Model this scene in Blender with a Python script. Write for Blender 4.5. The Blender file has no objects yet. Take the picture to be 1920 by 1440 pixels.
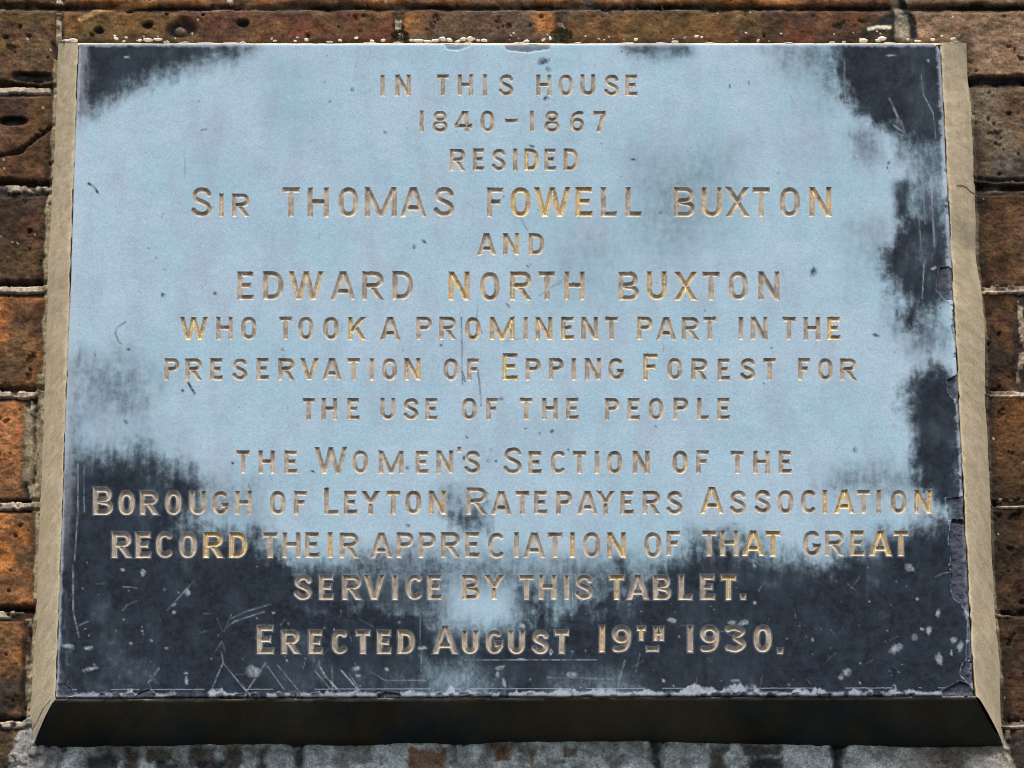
import bpy, math, numpy as np
from mathutils import Vector, Matrix

# ------------------------------------------------------------------ camera, sky, sun, exposure
SC = bpy.context.scene
TH = math.radians(25.0)          # the camera looks up at the plaque
FPX = 8900.0                     # focal length in photo pixels (1920 wide)
U = 0.00034                      # one photo pixel on the plaque, in metres
C0 = np.array([0.0, 0.0, 2.9])   # middle of the plaque face
FW = np.array([0.0, math.cos(TH), math.sin(TH)])
UP = np.array([0.0, -math.sin(TH), math.cos(TH)])
CAM = C0 - FW * (FPX * U)
cd = bpy.data.cameras.new('camera'); co = bpy.data.objects.new('camera', cd)
SC.collection.objects.link(co)
co.location = CAM.tolist(); co.rotation_euler = (math.radians(90) + TH, 0, 0)
cd.sensor_fit = 'HORIZONTAL'; cd.sensor_width = 36.0; cd.lens = FPX / 1920.0 * 36.0
cd.clip_start = 0.1; cd.clip_end = 200.0
SC.camera = co

SUN_EL, SUN_AZ = math.radians(66), math.radians(-12)     # azimuth from the viewer's back, minus = from the left
w = bpy.data.worlds.new('World'); SC.world = w; w.use_nodes = True
nt = w.node_tree; sky = nt.nodes.new('ShaderNodeTexSky'); sky.sky_type = 'NISHITA'
sky.sun_disc = False; sky.sun_elevation = SUN_EL; sky.sun_rotation = math.pi + SUN_AZ
sky.air_density = 1.0; sky.dust_density = 4.0; sky.ozone_density = 1.0
nt.links.new(sky.outputs[0], nt.nodes['Background'].inputs[0])
nt.nodes['Background'].inputs[1].default_value = 0.10
sd = bpy.data.lights.new('sun', 'SUN'); so = bpy.data.objects.new('sun', sd); SC.collection.objects.link(so)
sd.energy = 2.4; sd.angle = math.radians(60); sd.color = (1.0, 0.93, 0.82)
sv = Vector((math.sin(SUN_AZ) * math.cos(SUN_EL), -math.cos(SUN_AZ) * math.cos(SUN_EL), math.sin(SUN_EL)))
so.rotation_euler = (-sv).to_track_quat('-Z', 'Y').to_euler(); so.location = (0, -3, 6)
vs = SC.view_settings; vs.view_transform = 'Standard'; vs.look = 'None'; vs.gamma = 1.0
vs.use_curve_mapping = False; vs.exposure = 1.08
SC.cycles.filter_width = 1.0

# ------------------------------------------------------------------ helpers
rng = np.random.default_rng(19)
TAB = np.random.default_rng(7).random((256, 256)).astype(np.float32)
def vn(x, y, seed=0):
    x = x + seed * 37.17; y = y + seed * 91.31
    xi = np.floor(x).astype(np.int32); yi = np.floor(y).astype(np.int32)
    fx = x - xi; fy = y - yi
    fx = fx * fx * (3 - 2 * fx); fy = fy * fy * (3 - 2 * fy)
    a = TAB[xi & 255, yi & 255]; b = TAB[(xi + 1) & 255, yi & 255]
    c = TAB[xi & 255, (yi + 1) & 255]; d = TAB[(xi + 1) & 255, (yi + 1) & 255]
    return (a * (1 - fx) + b * fx) * (1 - fy) + (c * (1 - fx) + d * fx) * fy
def fbm(x, y, s, o=4, seed=0):
    t = 0; amp = 1; n = 0
    for k in range(o):
        t = t + amp * vn(x / s + k * 13.7, y / s + k * 5.3, seed + k); n += amp; amp *= 0.55; s /= 2.07
    return t / n                                            # 0..1, mean 0.5
def sst(a, b, x):
    t = np.clip((x - a) / (b - a), 0, 1); return t * t * (3 - 2 * t)
def plane(px, py, yy):
    """photo pixel -> x, z on the vertical plane y = yy"""
    px = np.asarray(px, float); py = np.asarray(py, float)
    a = (px - 960) / FPX; b = (720 - py) / FPX
    dy = FW[1] + UP[1] * b; dz = FW[2] + UP[2] * b
    t = (yy - CAM[1]) / dy
    return a * t, CAM[2] + dz * t
def poly_sd(px, py, pts):
    """signed distance to a polygon, positive inside"""
    p = np.array(pts, float); q = np.roll(p, -1, 0)
    d = np.full(px.shape, 1e9); ins = np.zeros(px.shape, bool)
    for (ax, ay), (bx, by) in zip(p, q):
        ex, ey = bx - ax, by - ay
        t = np.clip(((px - ax) * ex + (py - ay) * ey) / (ex * ex + ey * ey + 1e-9), 0, 1)
        d = np.minimum(d, np.hypot(px - ax - t * ex, py - ay - t * ey))
        if ay != by:
            ins ^= ((ay > py) != (by > py)) & (px < (bx - ax) * (py - ay) / (by - ay) + ax)
    return np.where(ins, d, -d)
def line_d(px, py, pts):
    d = np.full(px.shape, 1e9)
    for (ax, ay), (bx, by) in zip(pts[:-1], pts[1:]):
        ex, ey = bx - ax, by - ay
        t = np.clip(((px - ax) * ex + (py - ay) * ey) / (ex * ex + ey * ey + 1e-9), 0, 1)
        d = np.minimum(d, np.hypot(px - ax - t * ex, py - ay - t * ey))
    return d
def tag(o, label=None, cat=None, group=None, kind=None):
    for k, v in (('label', label), ('category', cat), ('group', group), ('kind', kind)):
        if v: o[k] = v
def obj(name, verts, quads, mat, parent=None, cols=None, smooth=False, tris=None):
    """one mesh object from numpy arrays; cols = {attribute: (n,4)}"""
    me = bpy.data.meshes.new(name)
    org = np.array(parent.matrix_world.translation) if parent else np.zeros(3)
    if parent and parent.parent: org = np.array(parent.parent.location) + np.array(parent.location)
    elif parent: org = np.array(parent.location)
    verts = np.asarray(verts, np.float64) - org
    nq = len(quads); ntq = 0 if tris is None else len(tris)
    me.vertices.add(len(verts)); me.vertices.foreach_set('co', verts.astype(np.float32).ravel())
    li = np.asarray(quads, np.int32).ravel()
    if ntq: li = np.concatenate([li, np.asarray(tris, np.int32).ravel()])
    me.loops.add(len(li)); me.loops.foreach_set('vertex_index', li)
    me.polygons.add(nq + ntq)
    st = np.concatenate([np.arange(nq) * 4, nq * 4 + np.arange(ntq) * 3]).astype(np.int32)
    me.polygons.foreach_set('loop_start', st)
    me.update(calc_edges=True); me.validate()
    if cols:
        for k, v in cols.items():
            at = me.color_attributes.new(k, 'FLOAT_COLOR', 'POINT')
            at.data.foreach_set('color', np.asarray(v, np.float32).ravel())
    if smooth: me.polygons.foreach_set('use_smooth', np.ones(len(me.polygons), bool))
    me.materials.append(mat)
    o = bpy.data.objects.new(name, me); SC.collection.objects.link(o)
    if parent: o.parent = parent
    return o
def grid_quads(nr, nc):
    r, c = np.meshgrid(np.arange(nr - 1), np.arange(nc - 1), indexing='ij')
    a = (r * nc + c).ravel()
    return np.stack([a, a + nc, a + nc + 1, a + 1], 1)      # faces towards -Y for rows going down

class NT:
    """small node-tree builder"""
    def __init__(s, name):
        s.m = bpy.data.materials.new(name); s.m.use_nodes = True; s.t = s.m.node_tree
        s.b = s.t.nodes['Principled BSDF']; s.tc = s.t.nodes.new('ShaderNodeTexCoord')
    def n(s, typ, **kw):
        x = s.t.nodes.new(typ)
        for k, v in kw.items(): setattr(x, k, v)
        return x
    def put(s, sock, v):
        if hasattr(v, 'is_output') or isinstance(v, bpy.types.NodeSocket): s.t.links.new(v, sock)
        elif isinstance(v, (tuple, list)): sock.default_value = tuple(v) if len(v) == 4 or len(sock.default_value) == 3 else (*v, 1)
        else: sock.default_value = v
    def noise(s, scale, detail=4, rough=0.6, stretch=None, dist=0.0):
        x = s.n('ShaderNodeTexNoise'); src = s.tc.outputs['Object']
        if stretch:
            mp = s.n('ShaderNodeMapping'); mp.inputs['Scale'].default_value = stretch
            s.t.links.new(src, mp.inputs[0]); src = mp.outputs[0]
        s.t.links.new(src, x.inputs['Vector']); x.inputs['Scale'].default_value = scale
        x.inputs['Detail'].default_value = detail; x.inputs['Roughness'].default_value = rough
        x.inputs['Distortion'].default_value = dist
        return x.outputs['Fac']
    def math(s, op, a, b=0.0, clamp=False):
        x = s.n('ShaderNodeMath', operation=op, use_clamp=clamp); s.put(x.inputs[0], a); s.put(x.inputs[1], b); return x.outputs[0]
    def ramp(s, v, a, b, lo=0.0, hi=1.0):
        x = s.n('ShaderNodeMapRange', interpolation_type='SMOOTHSTEP'); s.put(x.inputs['Value'], v)
        for k, q in (('From Min', a), ('From Max', b), ('To Min', lo), ('To Max', hi)): x.inputs[k].default_value = q
        return x.outputs[0]
    def mix(s, f, a, b, mode='MIX'):
        x = s.n('ShaderNodeMix', data_type='RGBA', blend_type=mode); s.put(x.inputs[0], f); s.put(x.inputs[6], a); s.put(x.inputs[7], b)
        return x.outputs[2]
    def attr(s, name):
        x = s.n('ShaderNodeAttribute', attribute_name=name); return x
    def sep(s, c):
        x = s.n('ShaderNodeSeparateColor'); s.put(x.inputs[0], c); return x.outputs
    def bump(s, h, strength, dist, prev=None):
        x = s.n('ShaderNodeBump'); x.inputs['Strength'].default_value = strength; x.inputs['Distance'].default_value = dist
        s.put(x.inputs['Height'], h)
        if prev is not None: s.t.links.new(prev, x.inputs['Normal'])
        return x.outputs[0]
    def out(s, color, rough, normal=None, spec=0.4, metal=0.0):
        s.put(s.b.inputs['Base Color'], color); s.put(s.b.inputs['Roughness'], rough)
        s.put(s.b.inputs['Specular IOR Level'], spec); s.put(s.b.inputs['Metallic'], metal)
        if normal is not None: s.t.links.new(normal, s.b.inputs['Normal'])
        return s.m

# ------------------------------------------------------------------ materials
def mat_slate():
    s = NT('slate'); at = s.attr('mask'); R, G, B = s.sep(at.outputs['Color'])[:3]; A = at.outputs['Alpha']
    f1 = s.noise(900, 3, 0.7); f2 = s.noise(260, 4, 0.65); f3 = s.noise(22, 4, 0.6); f4 = s.noise(60, 3, 0.6, (1, 1, 0.35))
    pale = s.mix(s.ramp(f3, 0.38, 0.62), (0.278, 0.420, 0.510), (0.316, 0.432, 0.522))  # pale bloom; part of the blue is sky reflection put into the colour
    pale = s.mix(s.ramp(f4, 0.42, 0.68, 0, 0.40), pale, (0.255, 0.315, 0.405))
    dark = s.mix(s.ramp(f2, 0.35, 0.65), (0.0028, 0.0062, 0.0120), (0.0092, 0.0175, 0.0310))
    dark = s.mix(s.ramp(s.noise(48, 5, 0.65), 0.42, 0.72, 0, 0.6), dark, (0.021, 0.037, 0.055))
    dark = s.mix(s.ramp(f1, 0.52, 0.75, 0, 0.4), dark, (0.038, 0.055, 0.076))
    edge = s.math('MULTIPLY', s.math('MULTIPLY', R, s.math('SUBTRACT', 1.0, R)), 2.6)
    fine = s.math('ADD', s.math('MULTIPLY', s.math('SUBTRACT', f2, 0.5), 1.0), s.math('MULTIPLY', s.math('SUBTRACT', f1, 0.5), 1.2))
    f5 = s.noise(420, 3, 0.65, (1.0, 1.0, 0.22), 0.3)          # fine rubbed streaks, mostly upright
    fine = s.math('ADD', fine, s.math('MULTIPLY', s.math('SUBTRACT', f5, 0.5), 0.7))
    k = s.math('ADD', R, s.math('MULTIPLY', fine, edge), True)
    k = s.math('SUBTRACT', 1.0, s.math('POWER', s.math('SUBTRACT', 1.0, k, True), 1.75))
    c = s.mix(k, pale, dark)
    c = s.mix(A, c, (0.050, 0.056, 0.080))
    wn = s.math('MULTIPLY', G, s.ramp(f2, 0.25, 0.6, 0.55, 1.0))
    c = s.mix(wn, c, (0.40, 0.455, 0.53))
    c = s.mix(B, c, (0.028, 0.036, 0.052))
    g = s.ramp(f1, 0.3, 0.7, 0.87, 1.11)
    gc = s.n('ShaderNodeCombineColor'); [s.put(gc.inputs[i], g) for i in range(3)]
    c = s.mix(1.0, c, gc.outputs[0], 'MULTIPLY')
    h = s.math('ADD', s.math('MULTIPLY', f1, 0.5), f2)
    nb = s.bump(h, 0.25, 0.0005)
    nb = s.bump(s.noise(35, 3, 0.5), 0.25, 0.003, nb)
    return s.out(c, 0.68, nb, 0.10)
def mat_gilt():
    s = NT('gilded_groove'); at = s.attr('mask'); R, G, B = s.sep(at.outputs['Color'])[:3]
    f1 = s.noise(420, 4, 0.7); f2 = s.noise(140, 3, 0.6); f3 = s.noise(1100, 2, 0.6)
    bare = s.mix(s.ramp(f2, 0.35, 0.65), (0.25, 0.215, 0.170), (0.47, 0.42, 0.350))
    bare = s.mix(s.math('MULTIPLY', B, 0.25), bare, (0.36, 0.30, 0.24))
    gold = s.mix(s.ramp(f3, 0.3, 0.7), (0.44, 0.32, 0.15), (0.72, 0.57, 0.31))
    th = s.math('ADD', s.math('MULTIPLY', R, 0.42), s.math('MULTIPLY', s.math('ADD', s.math('SUBTRACT', f1, 0.5), s.math('MULTIPLY', s.math('SUBTRACT', f2, 0.5), 0.6)), 1.25))
    k = s.ramp(th, 0.25, 0.36, 0, 0.85)
    c = s.mix(k, bare, gold)
    c = s.mix(s.ramp(f3, 0.58, 0.74, 0, 0.55), c, (0.10, 0.085, 0.07))
    nb = s.bump(f1, 0.5, 0.0007)
    return s.out(c, s.ramp(k, 0, 1, 0.7, 0.42), nb, 0.3, s.math('MULTIPLY', k, 0.45))
def mat_cement():
    s = NT('cement'); at = s.attr('mask'); R, G, B = s.sep(at.outputs['Color'])[:3]
    f1 = s.noise(700, 3, 0.75); f2 = s.noise(90, 4, 0.6); f3 = s.noise(26, 3, 0.5)
    c = s.mix(s.ramp(f2, 0.35, 0.65), (0.475, 0.39, 0.255), (0.57, 0.48, 0.33))
    c = s.mix(s.ramp(f3, 0.48, 0.70, 0, 0.45), c, (0.40, 0.37, 0.22))
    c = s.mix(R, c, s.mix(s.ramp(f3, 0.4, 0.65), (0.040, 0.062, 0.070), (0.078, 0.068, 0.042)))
    c = s.mix(G, c, (0.02, 0.018, 0.015))
    c = s.mix(B, c, (0.52, 0.50, 0.46))
    g = s.ramp(f1, 0.3, 0.7, 0.82, 1.14)
    gc = s.n('ShaderNodeCombineColor'); [s.put(gc.inputs[i], g) for i in range(3)]
    c = s.mix(1.0, c, gc.outputs[0], 'MULTIPLY')
    nb = s.bump(f1, 0.35, 0.0008); nb = s.bump(f2, 0.2, 0.0015, nb)
    return s.out(c, 0.92, nb, 0.2)
def mat_wall():
    s = NT('old_brickwork'); at = s.attr('tint')
    f1 = s.noise(520, 4, 0.75); f2 = s.noise(120, 6, 0.72, None, 0.2); f3 = s.noise(1300, 2, 0.7); f4 = s.noise(210, 4, 0.7, (0.5, 1, 1.3))
    g = s.math('MULTIPLY', s.ramp(f2, 0.28, 0.72, 0.62, 1.42), s.ramp(f1, 0.28, 0.72, 0.62, 1.40))
    g = s.math('MULTIPLY', g, s.ramp(f3, 0.3, 0.7, 0.75, 1.25))
    gc = s.n('ShaderNodeCombineColor'); [s.put(gc.inputs[i], g) for i in range(3)]
    c = s.mix(1.0, at.outputs['Color'], gc.outputs[0], 'MULTIPLY')
    c = s.mix(s.ramp(f4, 0.62, 0.76, 0, 0.5), c, (0.018, 0.014, 0.012))
    h = s.math('ADD', s.math('MULTIPLY', f1, 0.5), s.math('ADD', f2, s.math('MULTIPLY', f3, 0.2)))
    nb = s.bump(h, 0.55, 0.0017)
    return s.out(c, 0.95, nb, 0.15)
def mat_plain(name, c1, c2, scale, rough=0.9):
    s = NT(name); f = s.noise(scale, 4, 0.7)
    return s.out(s.mix(s.ramp(f, 0.35, 0.65), c1, c2), rough, s.bump(f, 0.6, 0.001), 0.2)
M_SLATE, M_GILT, M_CEM, M_WALL = mat_slate(), mat_gilt(), mat_cement(), mat_wall()
M_CRUMB = mat_plain('lime_mortar', (0.62, 0.60, 0.56), (0.85, 0.84, 0.80), 500)
M_MOSS = mat_plain('moss', (0.010, 0.016, 0.006), (0.035, 0.045, 0.014), 900)

# ------------------------------------------------------------------ brick wall (face at y = DW)
DW = 110 * U
YJ = [-620, -410, -195, 12, 166, 352, 541, 737, 945, 1149, 1356, 1560, 1765, 1970]      # bed joints (photo pixels on the wall)
COURSE = {   # course from bed joint i to i+1: perpend joints, list of (x0, x1, colour a, colour b)
    2: [-520, 112, 430, 1100, 1695, 2300],
    3: [-500, 112, 749, 1053, 1692, 2330],
    4: [-800, -200, 290, 595, 1215, 1515, 2140],
    5: [-480, -170, 440, 750, 1360, 1660, 2280],
    6: [-760, -120, 190, 800, 1100, 1600, 1915, 2500],
    7: [-560, -250, 62, 690, 1000, 1640, 1950, 2540],
    8: [-800, -180, 130, 750, 1050, 1670, 1980, 2600],
    9: [-560, 52, 360, 980, 1290, 1600, 2200],
    10: [-520, 100, 558, 858, 1232, 1575, 1890, 2500],
}
B_DARK, B_BRN, B_ORG, B_TAN = (0.050, 0.034, 0.022), (0.105, 0.060, 0.030), (0.29, 0.130, 0.045), (0.19, 0.118, 0.068)
B_OLV, B_RED, B_GRY, B_PUR = (0.095, 0.066, 0.028), (0.115, 0.042, 0.025), (0.070, 0.068, 0.058), (0.092, 0.052, 0.036)
PAINT = [    # brick colours seen in the photo: x0, y0, x1, y1, colour, second colour
    (-2200, -1700, 4200, 3200, B_BRN, B_ORG),
    (-400, -200, 2400, 12, B_ORG, B_TAN), (-300, -100, 112, 12, B_BRN, B_OLV),
    (-300, 12, 112, 166, B_OLV, B_BRN), (112, 12, 400, 90, B_OLV, (0.16, 0.085, 0.032)), (330, 12, 749, 90, B_BRN, B_RED),
    (749, 12, 1053, 90, (0.10, 0.075, 0.050), (0.075, 0.060, 0.045)), (745, 18, 800, 60, B_ORG, B_BRN), (1000, 14, 1056, 60, B_ORG, B_OLV),
    (1060, 12, 1430, 90, B_OLV, (0.12, 0.066, 0.028)), (1425, 12, 1692, 90, B_DARK, B_RED), (1700, -60, 2300, 152, (0.25, 0.175, 0.115), (0.17, 0.12, 0.08)),
    (-300, 166, 130, 352, B_BRN, B_PUR), (-300, 352, 130, 541, B_PUR, B_DARK), (-300, 541, 130, 725, (0.30, 0.125, 0.040), (0.14, 0.075, 0.034)),
    (-300, 737, 42, 945, (0.33, 0.160, 0.070), (0.27, 0.115, 0.05)), (42, 737, 130, 945, (0.12, 0.10, 0.066), (0.085, 0.065, 0.04)),
    (-300, 945, 130, 1149, (0.34, 0.145, 0.045), (0.16, 0.085, 0.036)), (-300, 1149, 52, 1270, (0.31, 0.135, 0.044), (0.14, 0.08, 0.036)),
    (-300, 1268, 130, 1356, (0.036, 0.027, 0.022), B_DARK), (-300, 1356, 130, 1600, (0.058, 0.036, 0.028), B_DARK),
    (1790, 152, 2300, 360, B_GRY, (0.12, 0.105, 0.075)), (1790, 362, 1893, 545, B_BRN, B_PUR), (1893, 385, 2300, 545, (0.33, 0.19, 0.09), B_TAN),
    (1790, 548, 1914, 737, (0.15, 0.075, 0.034), B_DARK), (1916, 548, 2300, 737, B_BRN, B_TAN),
    (1790, 740, 2300, 940, (0.22, 0.105, 0.042), B_BRN), (1790, 945, 2300, 1149, (0.062, 0.038, 0.022), B_DARK),
    (1790, 1149, 2300, 1356, B_DARK, (0.085, 0.055, 0.034)), (1880, 1356, 2300, 1600, (0.095, 0.085, 0.075), B_GRY),
]
EXPOSED = [  # bricks showing through the limewash under the plaque
    (158, 1412, 220, 1460, (0.030, 0.030, 0.036)), (236, 1404, 259, 1460, (0.075, 0.05, 0.026)), (276, 1401, 328, 1428, (0.085, 0.06, 0.036)),
    (290, 1424, 338, 1470, (0.03, 0.03, 0.034)), (352, 1402, 402, 1432, (0.10, 0.072, 0.046)), (372, 1430, 420, 1470, (0.035, 0.034, 0.04)),
    (424, 1402, 455, 1470, (0.075, 0.05, 0.035)), (480, 1400, 500, 1470, (0.05, 0.04, 0.034)), (552, 1398, 566, 1470, (0.03, 0.028, 0.028)),
    (764, 1404, 838, 1480, (0.24, 0.105, 0.030)), (928, 1400, 960, 1425, (0.19, 0.085, 0.034)), (990, 1402, 1006, 1470, (0.20, 0.10, 0.04)),
    (1060, 1400, 1080, 1414, (0.14, 0.10, 0.06)), (1224, 1394, 1242, 1470, (0.018, 0.018, 0.018)), (1332, 1398, 1362, 1470, (0.085, 0.066, 0.048)),
    (1392, 1396, 1466, 1418, (0.075, 0.06, 0.045)), (1405, 1416, 1470, 1470, (0.022, 0.024, 0.028)), (1560, 1396, 1583, 1470, (0.016, 0.016, 0.018)),
]
LOUT = [(106, 60), (109, 85), (107, 150), (101, 260), (98, 340), (92, 430), (88, 500), (86, 640), (81, 800), (75, 930), (69, 1060), (66, 1180), (59, 1290), (55, 1350), (61, 1402), (62, 1412)]
ROUT = [(1811, 60), (1812, 85), (1814, 150), (1821, 200), (1827, 300), (1830, 400), (1831, 480), (1842, 560), (1849, 640), (1850, 760), (1856, 880), (1859, 960), (1864, 1120), (1875, 1240), (1877, 1350), (1882, 1398), (1884, 1410)]
N0 = 4                                                     # more courses above and below what the photo shows
YJ = [YJ[0] - 208 * k for k in range(N0, 0, -1)] + YJ + [YJ[-1] + 205 * k for k in range(1, 5)]
def perps(i):
    p = list(COURSE.get(i - N0, [-560 + 40 * (i % 3), 60 + 200 * (i % 2), 370 + 200 * (i % 2), 980, 1290, 1900, 2210])); k = 0
    while p[0] > -1900: p.insert(0, p[0] - (305 if k % 2 else 612)); k += 1
    while p[-1] < 3900: p.append(p[-1] + (305 if k % 2 else 612)); k += 1
    return p
def axis(lo, hi, step, far):
    a = list(np.arange(lo, hi + 0.1, step)); s = step; x = hi
    while x < far[1]: s = min(s * 1.2, 13); x += s; a.append(x)
    s = step; x = lo; b = []
    while x > far[0]: s = min(s * 1.2, 13); x -= s; b.append(x)
    return np.array(b[::-1] + a)
gx = axis(-40, 1960, 2, (-1700, 3700)); gy = axis(-30, 1475, 2, (-1300, 2700))
PX, PY = np.meshgrid(gx, gy); NR, NC = PX.shape
wx = PX + 14 * (fbm(PX, PY, 70, 4, 3) - 0.5); wy = PY + 12 * (fbm(PX, PY, 90, 4, 5) - 0.5)
wy0 = PY + 5 * (fbm(PX, PY, 60, 3, 5) - 0.5)
# distance to the joints
dj = np.full(PX.shape, 1e9); joff = np.full(PX.shape, 1e9)
for y in YJ:
    d = wy0 - (y + np.where((y == 166) & (PX > 1000), -8, 0)); m = np.abs(d) < np.abs(joff); joff[m] = d[m]
dj = np.abs(joff); dv = np.full(PX.shape, 1e9)
ci = np.searchsorted(np.array(YJ, float), PY.ravel()).reshape(PX.shape) - 1
for i in range(len(YJ) - 1):
    m = ci == i
    for x in perps(i): dv[m] = np.minimum(dv[m], np.abs(wx[m] - x))
jw = np.where(PY < 60, 3.5, np.where(PX > 1500, 3.5, 11.0))
jw = jw * (.35 + 1.3 * fbm(PX, PY, 150, 3, 9))
joint = np.minimum(dj - jw, dv - np.where(PY < 80, 7, 10))                        # <0 inside a joint
joint = joint + 9 * (fbm(PX, PY, 26, 4, 11) - 0.5)
body = sst(-3, 9, joint)
n1 = fbm(PX, PY, 120, 5, 21); n2 = fbm(PX, PY, 34, 5, 23); n3 = fbm(PX, PY, 11, 3, 27)
big = fbm(PX * 0.6, PY * 1.5, 55, 4, 29)
hgt = 8 * body + 8 * (n2 - 0.5) + 4 * (n3 - 0.5) + 15 * (n1 - 0.5) * body
pit = sst(0.735, 0.82, fbm(PX, PY, 20, 3, 31)); hgt -= 5 * pit
ledge = np.abs((big * 7) % 1 - 0.5) * 2; hgt += 0.6 * sst(0.2, 0.6, ledge) * body
col = np.zeros(PX.shape + (3,))
mixn = sst(0.36, 0.64, fbm(PX, PY, 60, 4, 41))[..., None]
for x0, y0, x1, y1, a, b in PAINT:
    m = sst(-10, 10, np.minimum(np.minimum(wx - x0, x1 - wx), np.minimum(wy - y0, y1 - wy)))[..., None]
    col = col * (1 - m) + m * (np.array(a) * (1 - mixn) + np.array(b) * mixn)
def lay(m, c):
    global col
    m = np.clip(m, 0, 1)[..., None]; col = col * (1 - m) + m * np.array(c)
# warm, dark and olive patches over every brick
col = 1.02 * col * np.array((1.0, .93, .88))
ovl = 1 - .75 * ((PX > 1695) & (PY < 152))
lay(ovl * 0.62 * sst(0.50, 0.68, fbm(PX, PY, 60, 5, 51)), (0.040, 0.030, 0.024)); lay(ovl * 0.45 * sst(.5, .7, fbm(PX, PY, 90, 4, 57)), (0.075, 0.034, 0.022)); lay(0.28 * sst(0.56, 0.70, fbm(PX, PY, 30, 4, 53)), (0.22, 0.112, 0.05))
lay(0.40 * sst(0.55, 0.70, fbm(PX, PY, 48, 4, 55)), B_OLV); lay(0.5 * pit, (0.02, 0.016, 0.013))
# joints: sooty gaps with a broken pale ribbon of old pointing
col *= (1 - .42 * sst(1780, 1800, PX) * sst(355, 370, PY) - .25 * (PX < 200) * sst(150, 170, PY) * sst(560, 535, PY) - .12 * (PY < 90) * (PX > 140) * (PX < 1690))[..., None]
mortc = np.array((0.13, 0.105, 0.075)); lay((1 - body) * 0.92, (0.036, 0.027, 0.021))
rib = (np.abs(joff + 1.5 * (n3 - 0.5)) < 6.5) & (dj < 13)
ribn = sst(0.38, 0.55, fbm(PX, PY, 34, 4, 61) + np.where(np.abs(PY - 167) < 15, 0.25, 0) * (PX < 95) + np.where((np.abs(PY - 545) < 14) | (np.abs(PY - 945) < 14), 0.16, 0))
ribn = ribn * np.where((PX > 1500) & (PY < 500), 0.1, 1) * np.where(PY < 60, 0.15, 1)
lay(rib * ribn, (0.40, 0.33, 0.26)); hgt += rib * ribn * 8
rv = (dv < 6) & (dj > 8); rvn = sst(0.40, 0.6, fbm(PX, PY, 30, 4, 63)); rvn = rvn * np.where((PX < 1600) & (PY < 70), 1.0, 0.7)
lay(rv * rvn, (0.36, 0.29, 0.21)); hgt += rv * rvn * 7
# slot under the brick above, with the overhang's shadow painted in
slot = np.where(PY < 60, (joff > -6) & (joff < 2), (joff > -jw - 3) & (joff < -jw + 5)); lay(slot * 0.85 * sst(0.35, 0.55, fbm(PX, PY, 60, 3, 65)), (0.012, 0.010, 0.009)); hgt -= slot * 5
# wide mortar perpend lower left, broken mortar top right
m = sst(-6, 6, np.minimum(np.minimum(wx - 46, 62 - wx), np.minimum(wy - 765, 905 - wy))); lay(m, (0.22, 0.19, 0.13)); hgt += 7 * m
m = sst(-4, 5, np.minimum(np.minimum(wx - 64, 74 - wx), np.minimum(wy - 765, 905 - wy))); lay(m, (0.035, 0.017, 0.012)); hgt -= 6 * m
m = sst(-5, 6, np.minimum(np.minimum(wx - 1672, 1708 - wx), np.minimum(wy + 5, 78 - wy))); lay(m, (0.20, 0.18, 0.135)); hgt += 6 * m
lay(sst(-5, 5, 8 - line_d(wx, wy, [(1690, 0), (1712, 30), (1716, 65)])), (0.012, 0.012, 0.014))
lay(sst(-3, 3, 6 - line_d(wx, wy, [(1672, 20), (1672, 75)])), (0.015, 0.014, 0.012))
lay(sst(-6, 6, 10 - line_d(wx, wy, [(1625, 60), (1665, 38)])), (0.014, 0.018, 0.018)); lay(sst(-2, 2, 3 - line_d(wx, PY, [(1630, 52), (1645, 48), (1668, 50)])), (0.5, 0.45, 0.34))
# burnt pits on the top left brick
for cx, cy, rx, ry in ((340, 52, 34, 22), (276, 42, 14, 8), (186, 56, 12, 8), (243, 17, 9, 5), (312, 23, 5, 4), (380, 23, 5, 4), (455, 40, 16, 10)):
    q = 1 - np.hypot((PX - cx) / rx, (PY - cy) / ry) + 0.9 * (n2 - 0.5); lay(sst(0, 0.5, q), (0.014, 0.012, 0.013)); hgt -= 10 * sst(0, 0.6, q)
q = 1 - np.hypot((PX - 338) / 14, (PY - 53) / 10); lay(0.8 * sst(0, .5, q), (0.15, 0.11, 0.08)); hgt += 10 * sst(0, .6, q)
lay(sst(-2, 2, 4 - line_d(wx, wy, [(150, 35), (190, 15), (235, 8), (290, 3)])), (0.34, 0.20, 0.09))
# crack and gouge on the left
d = line_d(PX, PY + 6 * (n2 - 0.5), [(-60, 300), (0, 292), (40, 282), (70, 258), (100, 236)]); lay(sst(4, 1, d), (0.012, 0.010, 0.008)); hgt -= 7 * sst(6, 1, d)
q = 1 - np.hypot((PX - 20) / 34, (PY - 225) / 10) + 0.6 * (n2 - 0.5); lay(sst(0, .4, q), (0.012, 0.011, 0.011)); hgt -= 10 * sst(0, .5, q)
q = 1 - np.hypot((PX - 60) / 46, (PY - 142) / 12) + 0.7 * (n2 - 0.5); lay(sst(0, .4, q), (0.014, 0.011, 0.010)); hgt -= 9 * sst(0, .5, q)
# deep slot on the right with its shadow painted dark, grey soot course
d = line_d(PX, PY + 8 * (n2 - 0.5), [(1800, 150), (1850, 148), (2000, 143), (2300, 146)]); lay(sst(9, 3, d), (0.010, 0.010, 0.012)); hgt -= 10 * sst(10, 3, d)
for yy in (336, 362): d = line_d(PX, PY + 7 * (n2 - 0.5), [(1800, yy), (2300, yy + 4)]); lay(0.8 * sst(4, 1, d), (0.012, 0.012, 0.012)); hgt -= 5 * sst(5, 1, d)
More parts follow.
